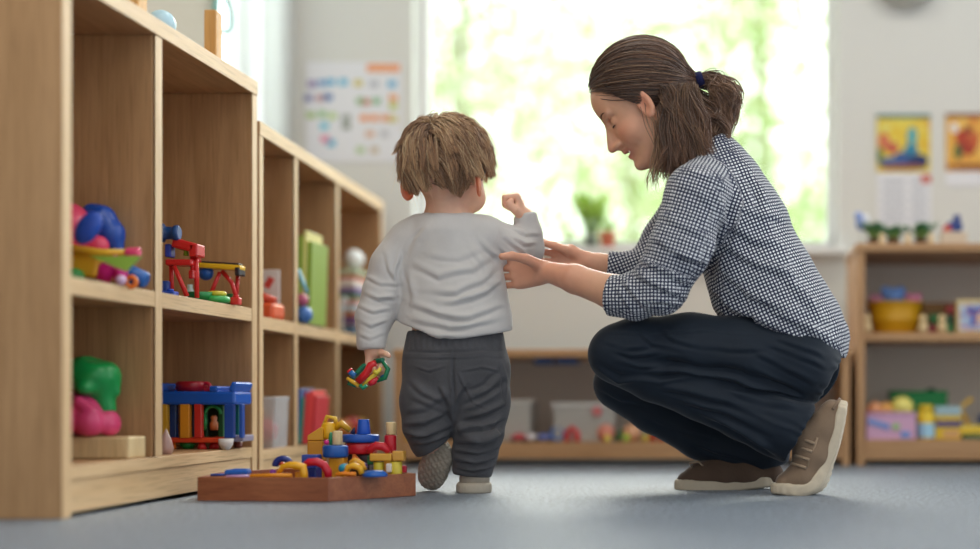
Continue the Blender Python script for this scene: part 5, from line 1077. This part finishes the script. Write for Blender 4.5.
    def dispt(V, n):
        d = .0012*wob(V, 22, 5)
        for pts, w_, a_ in (([(606, 334), (640, 335), (690, 331), (760, 334)], 1.6, .0022), ([(598, 362), (620, 376), (660, 377), (700, 372)], 3.2, -.007),
                            ([(640, 362), (690, 366), (740, 374), (800, 392)], 4.5, -.013), ([(612, 350), (632, 357), (658, 352)], 2.6, .007), ([(604, 342), (626, 350), (650, 346)], 2.4, .006), ([(616, 362), (636, 367), (668, 364)], 2.6, .006),
                            ([(640, 330), (652, 344), (682, 350)], 2.8, .005), ([(662, 330), (676, 340), (704, 345)], 2.8, .004), ([(700, 345), (730, 350), (765, 348)], 3, .005), ([(655, 385), (700, 394), (760, 412)], 4, .006),
                            ([(668, 398), (720, 410), (775, 434)], 3.6, .006), ([(700, 412), (735, 428), (772, 452)], 3.2, .006), ([(725, 392), (765, 402), (806, 410)], 3.6, .007), ([(740, 382), (780, 392), (812, 398)], 3, .005),
                            ([(730, 424), (755, 438), (778, 456)], 3, .006), ([(752, 408), (778, 420), (800, 428)], 3, -.006), ([(768, 342), (796, 352), (826, 366)], 3.2, .006), ([(756, 352), (785, 366), (815, 382)], 3.2, .006), ([(752, 366), (778, 380), (808, 392)], 2.8, .005),
                            ([(776, 336), (800, 344), (826, 356)], 2.6, .005)):
            d += fold(V, n, pts, w_, a_, 3.46)
        for pts, w_, a_ in (([(600, 388), (622, 400), (650, 404)], 3, .005), ([(640, 412), (680, 426), (720, 440)], 3.2, .005), ([(690, 440), (720, 452), (752, 462)], 2.6, .004)): d += fold(V, n, pts, w_, a_)
        hm = np.abs((V-Wn(800, 434))@hn); s_ = V@np.array([.5, 0, .87]); d += .0014*np.sin(s_*230+2.2*np.sin(s_*70))*np.exp(-(hm/.016)**2)*(V[:, 1] < 3.45)
        return d
    navy = fabric_mat('navy_trouser_cloth', '#18222e', .7, 800, .3, .12, .12, .1)
    tr = sdf_obj('trousers', R, navy, body, 2, disp=dispt)
    # ---------------- shoes
    suede = fabric_mat('taupe_shoe_cloth', '#8a7460', .9, 700, .4, .12, .3, .12); suede_shaded = fabric_mat('shaded_taupe_shoe_cloth', '#5c4a3e', .9, 700, .4, .12, .3, .12); sole = matte('#cdbfa8', .7, .3, 120); lace = fabric_mat('lace_cloth', '#a58e76', .9)  # far shoe gets a darker copy of the cloth as painted shade
    YN = 3.345; f = lambda x, y: W(x, y, YN)
    pts = [f(786, 492.3), f(800, 493.5), f(815, 488), f(828, 469), f(838, 445), f(845, 415)]
    ups = [(-.05, 0, 1), (-.05, 0, 1), (-.6, 0, .8), (-.86, 0, .5), (-.95, 0, .3), (-.98, 0, .2)]
    upr = [(f(786, 483), f(803, 478), .024, .036, ((0, 1, 0), 1.25)), (f(803, 478), f(815, 455), .036, .040, ((0, 1, 0), 1.05)), (f(815, 455), f(824, 428), .040, .036, ((0, 1, 0), 1.0)),
           (f(824, 428), f(832, 412), .034, .028, None), (f(810, 452), f(806, 436), .036, .036, None)]
    s1 = shoe(body, pts, ups, [.034, .043, .044, .036, .034, .031], (0, 1, 0), (suede, sole, lace), upper_pts=upr, neck=None, thick=.0105)
    MB().tube([f(832, 409)+np.array([.0, -.03, 0]), f(839, 400)+np.array([0, -.012, 0]), f(840, 399)+np.array([0, .012, 0]), f(832, 409)+np.array([.0, .03, 0])], .0035, 8).build('heel_tab', suede, s1)
    lc = MB()
    for i in range(4):
        a = f(801+i*2.8, 465-i*8); lc.tube([a+np.array([.010, -.0455, -.004]), a+np.array([-.006, -.041, .001]), a+np.array([-.019, -.024, .004]), a+np.array([-.023, .0, .004])], .0034, 6)
    lc.tube([f(801, 468)+np.array([.010, -.041, 0]), f(808, 452)+np.array([.008, -.043, 0]), f(814, 437)+np.array([.006, -.042, 0])], .0026, 6)
    lc.build('laces', lace, s1)
    g = lambda x, y: W(x, y, 3.55)
    pts = [g(689, 489.5), g(700, 490.5), g(720, 490.5), g(745, 488), g(763, 486)]
    upr = [(g(686, 481), g(702, 477), .022, .034, ((0, 1, 0), 1.25)), (g(702, 477), g(722, 474), .034, .042, ((0, 1, 0), 1.05)), (g(722, 474), g(748, 474), .042, .040, None), (g(748, 474), g(770, 474), .040, .032, None), (g(720, 468), g(740, 466), .03, .035, None)]
    s2 = shoe(body, pts, [(0, 0, 1), (0, 0, 1), (0, 0, 1), (-.05, 0, 1), (-.08, 0, 1)], [.034, .044, .042, .036, .036], (0, 1, 0), (suede_shaded, sole, lace), upper_pts=upr, thick=.0115)
    lc = MB()
    for i in range(4):
        a = g(698+i*6, 468-i*2.6); lc.tube([a+np.array([0, -.034, -.010]), a+np.array([-.001, -.015, .004]), a+np.array([-.001, .012, .006])], .0028, 6)
    lc.tube([g(695, 470)+np.array([0, -.02, .0]), g(690, 463)+np.array([0, -.03, 0]), g(699, 461)+np.array([0, -.034, 0]), g(704, 466)+np.array([0, -.03, 0])], .0024, 6)
    lc.build('laces', lace, s2)
    # ---------------- hair
    HE = np.array([.1095, .086, .1]); hc = np.array([-.02, 0, .046])
    def onhead(D, lift=0.0): return H.o+H.k*((hc+D*(HE+lift)[None, :] if np.ndim(lift) == 0 or np.shape(lift) == (3,) else hc+D*(HE[None, :]+lift[:, None]))@H.M)
    B = SDF((-.45, 3.26, .60), (.02, 3.64, 1.09), .004)
    B.ell(H.p(*hc), (HE-.006)*H.k, H.M, .01)
    B.chain([W(676, 96), W(682, 114), W(680, 148), W(680, 162)], [.03, .052, .046, .036], .03, ((0, 1, 0), 1.15))
    B.chain([W(688, 104), W(700, 124), W(706, 136), W(702, 146)], [.016, .04, .038, .026], .03, ((0, 1, 0), 1.1))
    Fl, Tl = np.array([.072, 0, .100]), np.array([.012, 0, -.002]); nl = nrm(np.array([(Fl-Tl)[2], 0, -(Fl-Tl)[0]])); nw = nl@H.M
    B.plane_cut(H.p(*Fl), nw, H.p(.05, 0, 0)-.16, H.p(.05, 0, 0)+.16, .01)
    bc = np.array(lin('#4a3022')[:3]); bV, bQ = B.verts(); bV = relax(bV, bQ, 3)
    bC = np.tile(bc*.9, (len(bV), 1))
    tie = W(700, 80); tl = H.inv(tie[None])[0]; td = nrm((tl-hc)/HE)
    paths = []; rad = []; colr = []
    c_dark, c_mid, c_lite = [np.array(lin(c)[:3]) for c in ('#3a251a', '#74503a', '#b08a66')]
    def addp(p, r, cm): paths.append(p); rad.append(r); colr.append(cm)
    NN = 14; tt = np.linspace(0, 1, NN)
    def color(bias=0.0):
        x = rng.random()+bias; c = c_dark*(1-x)+c_mid*x if x < 1 else c_mid*(2-x)+c_lite*(x-1)
        if rng.random() < .12: c = c*.45+c_lite*.55
        return c
    n = 0
    while n < 4200:   # swept back from the face to the tie
        D = nrm(rng.normal(size=3)); L = hc+D*HE
        if (L-Fl)@nl > 0 or L[2] < -.012: continue
        if D@td > .985: continue
        n += 1
        sag = rng.normal()*.03; mid = nrm(D+td); ax = np.cross(D, td); ang = math.acos(np.clip(D@td, -1, 1))
        th = tt*ang; perp = nrm(td-D*(D@td)); Dt = D*np.cos(th)[:, None]+perp*np.sin(th)[:, None]
        Dt[:, 2] -= (sag+.10*abs(D[1]))*np.sin(tt*math.pi); Dt /= np.linalg.norm(Dt, axis=1, keepdims=True)
        ph = 60*Dt[:, 1]+25*Dt[:, 2]
        lift = -.002+rng.random()*.006+.0016*np.sin(9*math.atan2(D[1], D[2]+.2)+6*tt)
        Lp = hc+Dt*(HE[None, :]+np.reshape(lift, (-1, 1))); wv = np.clip((tt-.75)/.25, 0, 1)[:, None]**1.5
        Lp = Lp*(1-wv)+(tl+rng.normal(size=3)*.005)*wv
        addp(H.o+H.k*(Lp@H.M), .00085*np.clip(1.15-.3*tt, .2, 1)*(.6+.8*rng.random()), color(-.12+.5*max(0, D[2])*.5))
    def hang(start, ends, count, curl, r=.0013, bias=.1, gen=None):
        ng = max(6, count//22); G = []
        for _ in range(ng):
            a = start(); e = ends(); m = (a+e)/2+rng.normal(size=3)*.010 if gen is None else gen(a, e)
            p = a*((1-tt)**2)[:, None]+2*m*(tt*(1-tt))[:, None]+e*(tt**2)[:, None]; ph = a[0]*60+rng.normal()*.6; fr = curl[1]*(1+.15*rng.normal()); am = curl[0]*np.clip(tt*1.3, 0, 1)
            p = p+np.stack([am*np.sin(fr*tt+ph), am*.8*np.cos(fr*tt+ph*1.3), .6*am*np.sin(fr*tt+1+ph)], 1); G.append((p, color(bias)))
        for _ in range(count):
            g, gc = G[rng.integers(ng)]; o = rng.normal(size=3)*np.array([.0042, .0042, .0042]); sh = .5+.9*np.sin(math.pi*np.clip(tt*.85+.1, 0, 1)); cut = rng.uniform(.82, 1.0)
            idx = np.linspace(0, (NN-1)*cut, NN); p = np.stack([np.interp(idx, np.arange(NN), g[:, q]) for q in range(3)], 1)+o[None]*sh[:, None]+.0012*np.sin(14*tt+rng.uniform(0, 6.28))[:, None]*nrm(rng.normal(size=3))
            addp(p, r*np.clip(1.25-tt**3, .12, 1)*(.6+.8*rng.random()), .65*gc+.35*color(bias))
    U = rng.uniform
    # falling from above and behind the ear to the collar, near side and round the nape
    def st1():
        x = U(648, 698); th = U(-1, 1); return W(x, 100-(x-650)*.25+U(-12, 8), 3.45-.088*math.copysign(1, th)*(1-.25*U(0, 1)))
    def st1n(): x = U(660, 699); return W(x, U(84, 112), 3.362+.02*U(-.6, .8))
    def en1(): x = U(658, 716); return W(x, 184-(x-660)*.36+U(-18, 8), 3.375+.045*U(-1, 1))
    hang(st1n, en1, 2200, (.010, 7.0), .0009, .3)
    def st2(): x = U(652, 697); return W(x, U(82, 112), 3.538-.02*U(-.6, .8))
    def en2(): x = U(655, 716); return W(x, 180-(x-660)*.36+U(-14, 8), 3.52+.045*U(-1, 1))
    hang(st2, en2, 700, (.010, 7.0), .0009, .2)
    def st3(): return W(U(680, 700), U(90, 112), U(3.38, 3.52))
    def en3(): x = U(690, 733); return W(x, U(132, 158)-(x-700)*.4, U(3.36, 3.54))
    hang(st3, en3, 1500, (.014, 8), .0009, .4, gen=lambda a, e: (a+e)/2+np.array([.04*U(.2, 1.3), 0, .02*U(-.5, 1)]))
    # the short tail above, looping out and down
    def en4(): return W(U(710, 735), U(98, 146), U(3.40, 3.50))
    hang(lambda: tie+np.array([.008, 0, 0])+rng.normal(size=3)*.005, en4, 1500, (.013, 9), .0009, .45, gen=lambda a, e: W(U(716, 746), U(66, 86), 3.45+U(-.03, .03)))
    hang(lambda: tie+rng.normal(size=3)*.006, lambda: W(U(725, 742), U(104, 116), U(3.41, 3.49)), 70, (.008, 12), .001, .5, gen=lambda a, e: W(U(728, 742), U(70, 100), 3.45))
    # loose ends below the jaw, temple wisps
    hang(lambda: W(U(655, 664), U(120, 150), 3.37), lambda: W(U(643, 660), U(184, 198), U(3.36, 3.41)), 46, (.008, 8), .0009, 1.0)
    hang(lambda: W(U(640, 652), U(100, 108), 3.362), lambda: W(U(655, 668), U(168, 182), U(3.35, 3.38)), 9, (.006, 6), .0007, .9)
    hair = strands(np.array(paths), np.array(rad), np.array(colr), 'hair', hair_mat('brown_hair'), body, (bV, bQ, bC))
    hair['label'] = 'brown hair half tied back'
    R3 = Vector(nrm(W(712, 76)-W(690, 84)))
    MB().lathe([(-.009, .014), (-.008, .019), (0, .0205), (.008, .019), (.009, .014)], tie, R3, 20).build('hair_tie', fabric_mat('tie_cloth', '#1b1f4a'), body)
    return body
# ================================================================ THE TODDLER
def build_child():
    Yc = 3.42; W = lambda x, y, Y=Yc: P(x, y, Y)
    skin = skin_mat('toddler_skin', None, .2); SK = np.array(lin('#eab89c')[:3])
    H = Frame(W(447, 186, 3.41), (.30, 1, -.10), (0.02, .1, 1), 1.0)
    S = SDF((-.97, 3.24, .02), (-.44, 3.66, .90), .0026)
    head(S, H, 'toddler')
    S.cone(W(447, 188, 3.41), W(447, 226, 3.42), .047, .046, .015)
    sq = ((0, 1, 0), .78)
    S.chain([W(447, 240), W(452, 280), W(455, 330), W(455, 372)], [.075, .085, .09, .088], .02, sq)
    S.cone(W(420, 243), W(478, 240), .04, .04, .02)
    # left arm hanging, right arm bent up
    S.chain([W(410, 243), W(388, 292, 3.40), W(373, 338, 3.37)], [.034, .03, .021], .012)
    S.cone(W(373, 338, 3.37), W(373, 351, 3.37), .021, .019, .008)
    S.chain([W(488, 240), W(512, 246, 3.46), W(531, 249, 3.51)], [.034, .031, .028], .012)
    S.chain([W(531, 249, 3.51), W(524, 216, 3.485)], [.026, .021], .01)
    hand(S, W(372, 350, 3.37), (.06, .05, -1), (.75, -.65, 0), 'L', .52, curl=[(1.0, 1.2, .8)]*4, fat=1.3,
         thumb=[W(377, 351, 3.37), W(382, 353, 3.36), W(386, 354, 3.352), W(389, 356, 3.35)])
    hand(S, W(524.5, 219, 3.485), (-.30, -.05, 1), (-1, .0, -.1), 'R', .62, curl=[(1.35, 1.5, .9)]*4, fat=1.35,
         thumb=[W(522, 216, 3.472), W(515, 210, 3.456), W(509, 204, 3.450), W(511, 201, 3.452)])
    # legs
    S.chain([W(432, 372), W(428, 425, 3.40), W(435, 455, 3.45)], [.062, .044, .026], .015)
    S.chain([W(478, 372), W(477, 425), W(473, 470, 3.42)], [.062, .048, .03], .015)
    S.chain([W(436, 458, 3.46), W(434, 474, 3.485)], [.024, .016], .01); S.chain([W(473, 470, 3.42), W(473, 484, 3.45)], [.03, .022], .01)
    def cols(V):
        L = H.inv(V); C = np.tile(SK, (len(V), 1))
        g = lambda c, r: np.exp(-(((L-np.array(c))/np.array(r))**2).sum(1))
        m = np.clip(1.3*(g((-.01, -.088, .0), (.04, .014, .045))+g((-.01, .088, .0), (.04, .014, .045))), 0, 1)*.9
        C = C*(1-m[:, None])+np.array(lin('#f47440')[:3])*m[:, None]  # backlight glowing through the ears, painted as orange skin colour
        m = .5*(g((.075, .04, -.02), (.025, .02, .02))+g((.075, -.04, -.02), (.025, .02, .02))); C = C*(1-m[:, None])+np.array(lin('#e58a78')[:3])*m[:, None]
        m = np.clip(g((.092, 0, -.027), (.012, .02, .008))*1.5, 0, 1)*.7; C = C*(1-m[:, None])+np.array(lin('#c8605c')[:3])*m[:, None]
        return C
    body = sdf_obj('person', S, skin, None, 2, cols=cols)
    tag(body, 'toddler standing with back turned, pale grey top and charcoal trousers, one fist raised', 'person')
    eye = bpy.data.materials['eye_white']; brow = matte('#7a5a40', .8, 0)
    for sg in (-1, 1):
        MB().ball(H.p(.0785, sg*.027, .008), .0098).build('eye', eye, body)
        MB().tube([H.p(.092-.012*a*a, sg*(.014+.026*a), .031) for a in (0, .35, .7, 1)], [.0008, .0014, .0012, .0005], 6).build('eyebrow', brow, body)
    # ---------------- top
    T = SDF((-1.0, 3.20, .26), (-.42, 3.66, .72), .0032)
    T.chain([W(447, 236), W(450, 262), W(454, 300), W(455, 330), W(455, 347)], [.092, .104, .112, .120, .125], .03, ((0, 1, 0), .74))
    T.chain([W(447, 217), W(447, 232)], [.056, .075], .02)
    T.cone(W(417, 242), W(478, 239), .046, .046, .022)
    T.chain([W(409, 243, 3.42), W(394, 268, 3.41), W(384, 292, 3.40)], [.052, .052, .046], .018)
    T.chain([W(384, 292, 3.40), W(374, 318, 3.385), W(371.5, 339, 3.372)], [.046, .040, .033], .012)
    T.cone(W(372, 336, 3.375), W(371.5, 344, 3.37), .034, .0325, .003)
    T.chain([W(486, 238, 3.42), W(510, 247, 3.46), W(527, 249, 3.505)], [.051, .046, .041], .018)
    T.chain([W(527, 249, 3.505), W(528, 234, 3.495), W(525.5, 218, 3.488)], [.037, .031, .028], .012)
    T.plane_cut(W(525, 214.5, 3.49), (-.25, 0, 1), W(500, 232, 3.42), W(556, 190, 3.56), .003)
    T.plane_cut(W(372, 349.5, 3.37), (0.05, 0, -1), W(345, 380, 3.28), W(396, 344, 3.45), .003)
    T.plane_cut(W(447, 213.5, 3.42), (0, -.10, 1), (-.80, 3.25, .58), (-.56, 3.56, .72), .008)
    T.plane_cut(W(449, 339.5, 3.33), (-.28, .12, -1), (-.785, 3.22, .26), (-.678, 3.60, .39), .004)
    T.plane_cut(W(449, 339.5, 3.33), (.1, .12, -1), (-.664, 3.22, .26), (-.54, 3.60, .39), .004)
    def disp(V, n):
        d = .0010*wob(V, 30, 11)
        for pts, w_, a_ in (([(402, 250), (399, 268), (400, 290)], 2.6, -.007), ([(412, 262), (440, 274), (472, 268), (492, 255)], 4, .005), ([(428, 254), (458, 258), (486, 248)], 3.5, .004), ([(420, 288), (455, 290), (482, 278), (502, 262)], 3.6, .006),
                            ([(440, 300), (472, 296), (503, 280)], 3.4, .006), ([(408, 300), (440, 312), (470, 314), (503, 304)], 3.6, .006), ([(412, 316), (450, 325), (503, 318)], 3.4, .006), ([(407, 330), (440, 334), (475, 334), (506, 328)], 3.2, .006),
                            ([(480, 240), (497, 256), (503, 276)], 3.2, .006), ([(470, 246), (484, 262), (492, 284)], 3.4, .004), ([(406, 258), (414, 282), (412, 306)], 3.6, .005), ([(430, 226), (418, 240), (408, 262)], 3.6, .003),
                            ([(366, 276), (382, 284), (400, 282)], 2.4, .005), ([(362, 290), (378, 298), (394, 296)], 2.4, .006), ([(358, 304), (374, 311), (390, 308)], 2.4, .005), ([(356, 318), (370, 325), (388, 320)], 2.4, .005), ([(356, 332), (370, 337), (386, 332)], 2.2, .004),
                            ([(385, 250), (390, 268), (397, 280)], 2.6, .004), ([(503, 236), (518, 248), (530, 258)], 2.4, .006), ([(512, 238), (524, 244), (538, 244)], 2.2, .006), ([(514, 228), (526, 234), (540, 234)], 2.2, .005), ([(500, 246), (510, 256), (522, 262)], 2.2, .005)):
            d += fold(V, n, pts, w_, a_)
        return d
    cot = fabric_mat('grey_cotton_jersey', '#c9c6c4', .92, 1100, .2, .06, .25, .05)
    top = sdf_obj('long_sleeved_top', T, cot, body, 2, disp=disp)
    MB().tube([W(447, 215, 3.42)+np.array([.0535*math.cos(a), .047*math.sin(a), .001+.005*math.sin(a)]) for a in np.linspace(0, 2*math.pi, 28, endpoint=False)], .0045, 8, True).build('neckband', cot, top)
    # ---------------- trousers
    R = SDF((-.85, 3.22, .03), (-.50, 3.62, .38), .0032)
    R.chain([W(455.5, 346), W(455.5, 366), W(456, 384)], [.111, .114, .108], .02, ((0, 1, 0), .80))
    L_ = SDF((-.85, 3.22, .03), (-.50, 3.62, .38), .0032)
    L_.chain([W(435, 375, 3.42), W(430, 402, 3.40), W(427, 424, 3.385)], [.07, .064, .055], .02)
    L_.chain([W(427, 424, 3.385), W(430, 440, 3.40), W(433, 452, 3.42)], [.053, .045, .040], .008)
    R.chain([W(478, 375, 3.42), W(480, 405, 3.42), W(479, 430, 3.41)], [.07, .064, .058], .02)
    R.chain([W(479, 432, 3.41), W(475, 452, 3.42), W(473, 468, 3.425)], [.055, .051, .046], .008)
    R.chain([W(462, 428, 3.36), W(474, 436, 3.36), W(494, 434, 3.36)], [.012, .014, .012], .012)
    L_.plane_cut(W(433, 450, 3.38), (.50, .30, -.8), (-.84, 3.23, .03), (-.60, 3.61, .25), .003)
    hh_ = np.clip(.5+.5*(R.F-L_.F)/.01, 0, 1); R.F = (R.F*(1-hh_)+L_.F*hh_-.01*hh_*(1-hh_)).astype(np.float32)
    R.plane_cut(W(473, 476, 3.42), (-.12, 0, -1), W(450, 492, 3.3), W(500, 462, 3.6), .003)
    R.plane_cut(W(455, 331, 3.42), (0, 0, 1), (-.82, 3.25, .34), (-.52, 3.58, .45), .003)
    def dispp(V, n):
        d = .0012*wob(V, 30, 21)
        for pts, w_, a_ in (([(453, 346), (453, 372), (454, 400), (454, 424)], 1.5, -.005), ([(404, 352), (450, 351), (508, 350)], 1.3, -.0035), ([(404, 357), (450, 356), (508, 355)], 1.2, .0025),
                            ([(461, 370), (480, 366), (500, 369)], 1.2, .0028), ([(458, 368), (463, 384), (472, 402), (490, 408)], 1.3, .0025), ([(410, 365), (430, 370), (446, 365)], 1.2, .002),
                            ([(408, 378), (424, 392), (446, 402)], 3.5, .006), ([(412, 396), (430, 404), (450, 410)], 3.2, .006), ([(405, 410), (424, 408), (446, 392)], 3.2, .007), ([(405, 422), (424, 421), (448, 410)], 3.0, .008), ([(406, 433), (426, 434), (450, 424)], 2.6, .008), ([(412, 443), (428, 442), (448, 433)], 2.4, .006),
                            ([(504, 372), (488, 388), (466, 398)], 3.5, .006), ([(503, 388), (484, 400), (462, 412)], 3.2, .007), ([(458, 420), (478, 414), (503, 402)], 3.0, .008), ([(458, 430), (482, 427), (505, 416)], 2.8, .009), ([(456, 440), (480, 441), (503, 432)], 2.6, .010), ([(456, 449), (478, 452), (500, 445)], 2.4, .009),
                            ([(455, 458), (476, 462), (497, 456)], 2.2, .008), ([(455, 466), (474, 470), (494, 466)], 2.0, .006), ([(440, 385), (450, 404), (454, 424)], 2.6, .006), ([(468, 386), (458, 404), (455, 422)], 2.6, -.006), ([(500, 360), (506, 380), (504, 400)], 2, .004)):
            d += fold(V, n, pts, w_, a_)
        wb = (V[:, 2] > W(0, 349)[2]); d += wb*.0008*np.sin(V[:, 0]*420)
        return d
    den = fabric_mat('charcoal_twill', '#525256', .85, 900, .5, .22, .1, .16)
    tr = sdf_obj('trousers', R, den, body, 2, disp=dispp)
    # ---------------- shoes
    up = fabric_mat('grey_beige_shoe_cloth', '#9a9184', .85, 800, .4, .12, .2, .12); so = matte('#b3a999', .75, .5, 90)
    # raised left foot: standing on the toe, sole to the camera
    t = lambda x, y, Y: W(x, y, Y)
    pts = [t(430, 481, 3.455), t(432, 473, 3.44), t(436, 462, 3.42), t(438.5, 456, 3.41)]; ups = [(.1, .85, .45), (.1, .9, .38), (.1, .92, .3), (.1, .92, .3)]
    upr = [(t(431, 480, 3.485), t(434, 468, 3.475), .02, .027, None), (t(434, 468, 3.475), t(438, 457, 3.445), .027, .029, None), (t(438, 457, 3.445), t(438, 450, 3.445), .029, .028, None)]
    s1 = shoe(body, pts, ups, [.026, .032, .031, .028], (1, -.1, -.2), (up, so, up), upper_pts=upr, thick=.009, tread=True, label='grey shoe raised on its toe, patterned sole showing')
    pts = [t(474, 492, 3.52), t(474, 493, 3.47), t(474, 491.8, 3.43), t(474, 491.8, 3.415)]
    pts = [np.array([p[0], p[1], .001]) for p in pts]
    upr = [(pts[0]+[0, -.01, .026], pts[1]+[0, 0, .03], .022, .028, None), (pts[1]+[0, 0, .03], pts[3]+[0, .005, .032], .03, .030, None), (pts[3]+[0, .008, .03], pts[3]+[0, .008, .045], .03, .027, None)]
    s2 = shoe(body, pts, [(0, 0, 1)]*4, [.030, .036, .036, .036], (1, 0, 0), (up, so, up), upper_pts=upr, thick=.0095)
    MB().box(pts[3]+np.array([0, -.027, .05]), (.012, .004, .022), RX(-.1), .0015).build('heel_tab', up, s2)
    # ---------------- hair
    HE = np.array([.104, .092, .094]); hc = np.array([-.008, 0, .05])
    B = SDF(H.o-.16, H.o+.2, .004); B.ell(H.p(*hc), (HE-.004), H.M, .01)
    B.plane_cut(H.p(.03, 0, .0), (H.f*.75-H.u*.66), H.o-.16, H.o+.2, .01); B.plane_cut(H.p(0, 0, .012), -H.u, H.o-.16, H.o+.2, .008)
    bV, bQ = B.verts(); bV = relax(bV, bQ, 2); bC = np.tile(np.array(lin('#6a4a32')[:3]), (len(bV), 1))
    wd = nrm(np.array([-.55, .12, .83])); NN = 13; tt = np.linspace(0, 1, NN)
    c_d, c_m, c_l = [np.array(lin(c)[:3]) for c in ('#6a4930', '#b08560', '#e6c69a')]
    def grow(D, length, lift0, curl_ph, flick, swirl):
        pts = []; d = D.copy()
        for i in range(NN):
            r = HE+lift0+flick*tt[i]**3+.014*math.sin(math.pi*min(1, tt[i]*1.3))*max(0, d[2]+.1)
            pts.append(hc+d*r); t_ = d-wd*(d@wd); a = nrm(-wd+d*(wd@d)); b = np.cross(wd, d); b = b/(np.linalg.norm(b)+.15)
            g = np.array([0, 0, -1.0]); g = g-d*(g@d)
            st = nrm(a*(.9)+b*(swirl*(1-tt[i]))+g*.75+b*.30*math.sin(5.5*tt[i]+curl_ph))*length/NN
            d = nrm(d+st/.098)
        return np.array(pts)
    clumps = []
    def clear(P0):
        m = (P0[:, 2] < .028) & (P0[:, 0] > -.030) & (np.abs(P0[:, 1]) > .060); return not (m.any() or (P0[:, 2] < -.037).any())
    while len(clumps) < 210:
        D = nrm(rng.normal(size=3)); L = hc+D*HE
        if L[2] < .0 or L[0] > .055 and L[2] < .085: continue
        g_ = grow(D, U_(.05, .09), U_(.004, .015), U_(0, 6.28), U_(.0, .018), U_(.2, .9))
        if clear(g_): clumps.append((D, g_))
    CD = np.array([c[0] for c in clumps]); cc = rng.random(len(clumps))
    paths = []; rad = []; colr = []
    while len(paths) < 6000:
        D = nrm(rng.normal(size=3)); L = hc+D*HE
        if L[2] < -.012 or (L[0] > .06 and L[2] < .08) or (L[0] > -.015 and L[2] < .03): continue
        j = int(np.argmax(CD@D)); own = grow(D, U_(.05, .08), U_(0, .01), U_(0, 6.28), U_(0, .012), .5)
        w = (tt**.8*.8)[:, None]; p = own*(1-w)+clumps[j][1]*w; p = p+rng.normal(size=3)*.0015
        if not clear(p): p = p[:1]+(p-p[:1])*.45
        if not clear(p): continue
        paths.append(H.o+p@H.M); rad.append(.00085*np.clip(1.2-tt**2.5*1.1, .12, 1)*(.6+.7*rng.random()))
        x = .55*cc[j]+.45*rng.random(); c = c_d*(1-2*x)+c_m*2*x if x < .5 else c_m*(2-2*x)+c_l*(2*x-1); colr.append(c)
    for _ in range(140):   # flyaways
        D = nrm(rng.normal(size=3)*[1, 1, .5]+[0, 0, .5]); p = grow(D, U_(.05, .09), U_(.006, .02), U_(0, 6), U_(.012, .035), U_(-.5, 1.2))
        paths.append(H.o+p@H.M); rad.append(.00055*np.clip(1.1-tt, .2, 1)); colr.append(c_l)
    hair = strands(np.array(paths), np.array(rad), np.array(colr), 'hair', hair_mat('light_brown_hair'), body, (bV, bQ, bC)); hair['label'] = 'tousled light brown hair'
    return body
def U_(a, b): return rng.uniform(a, b)
woman = build_woman()
child = build_child()
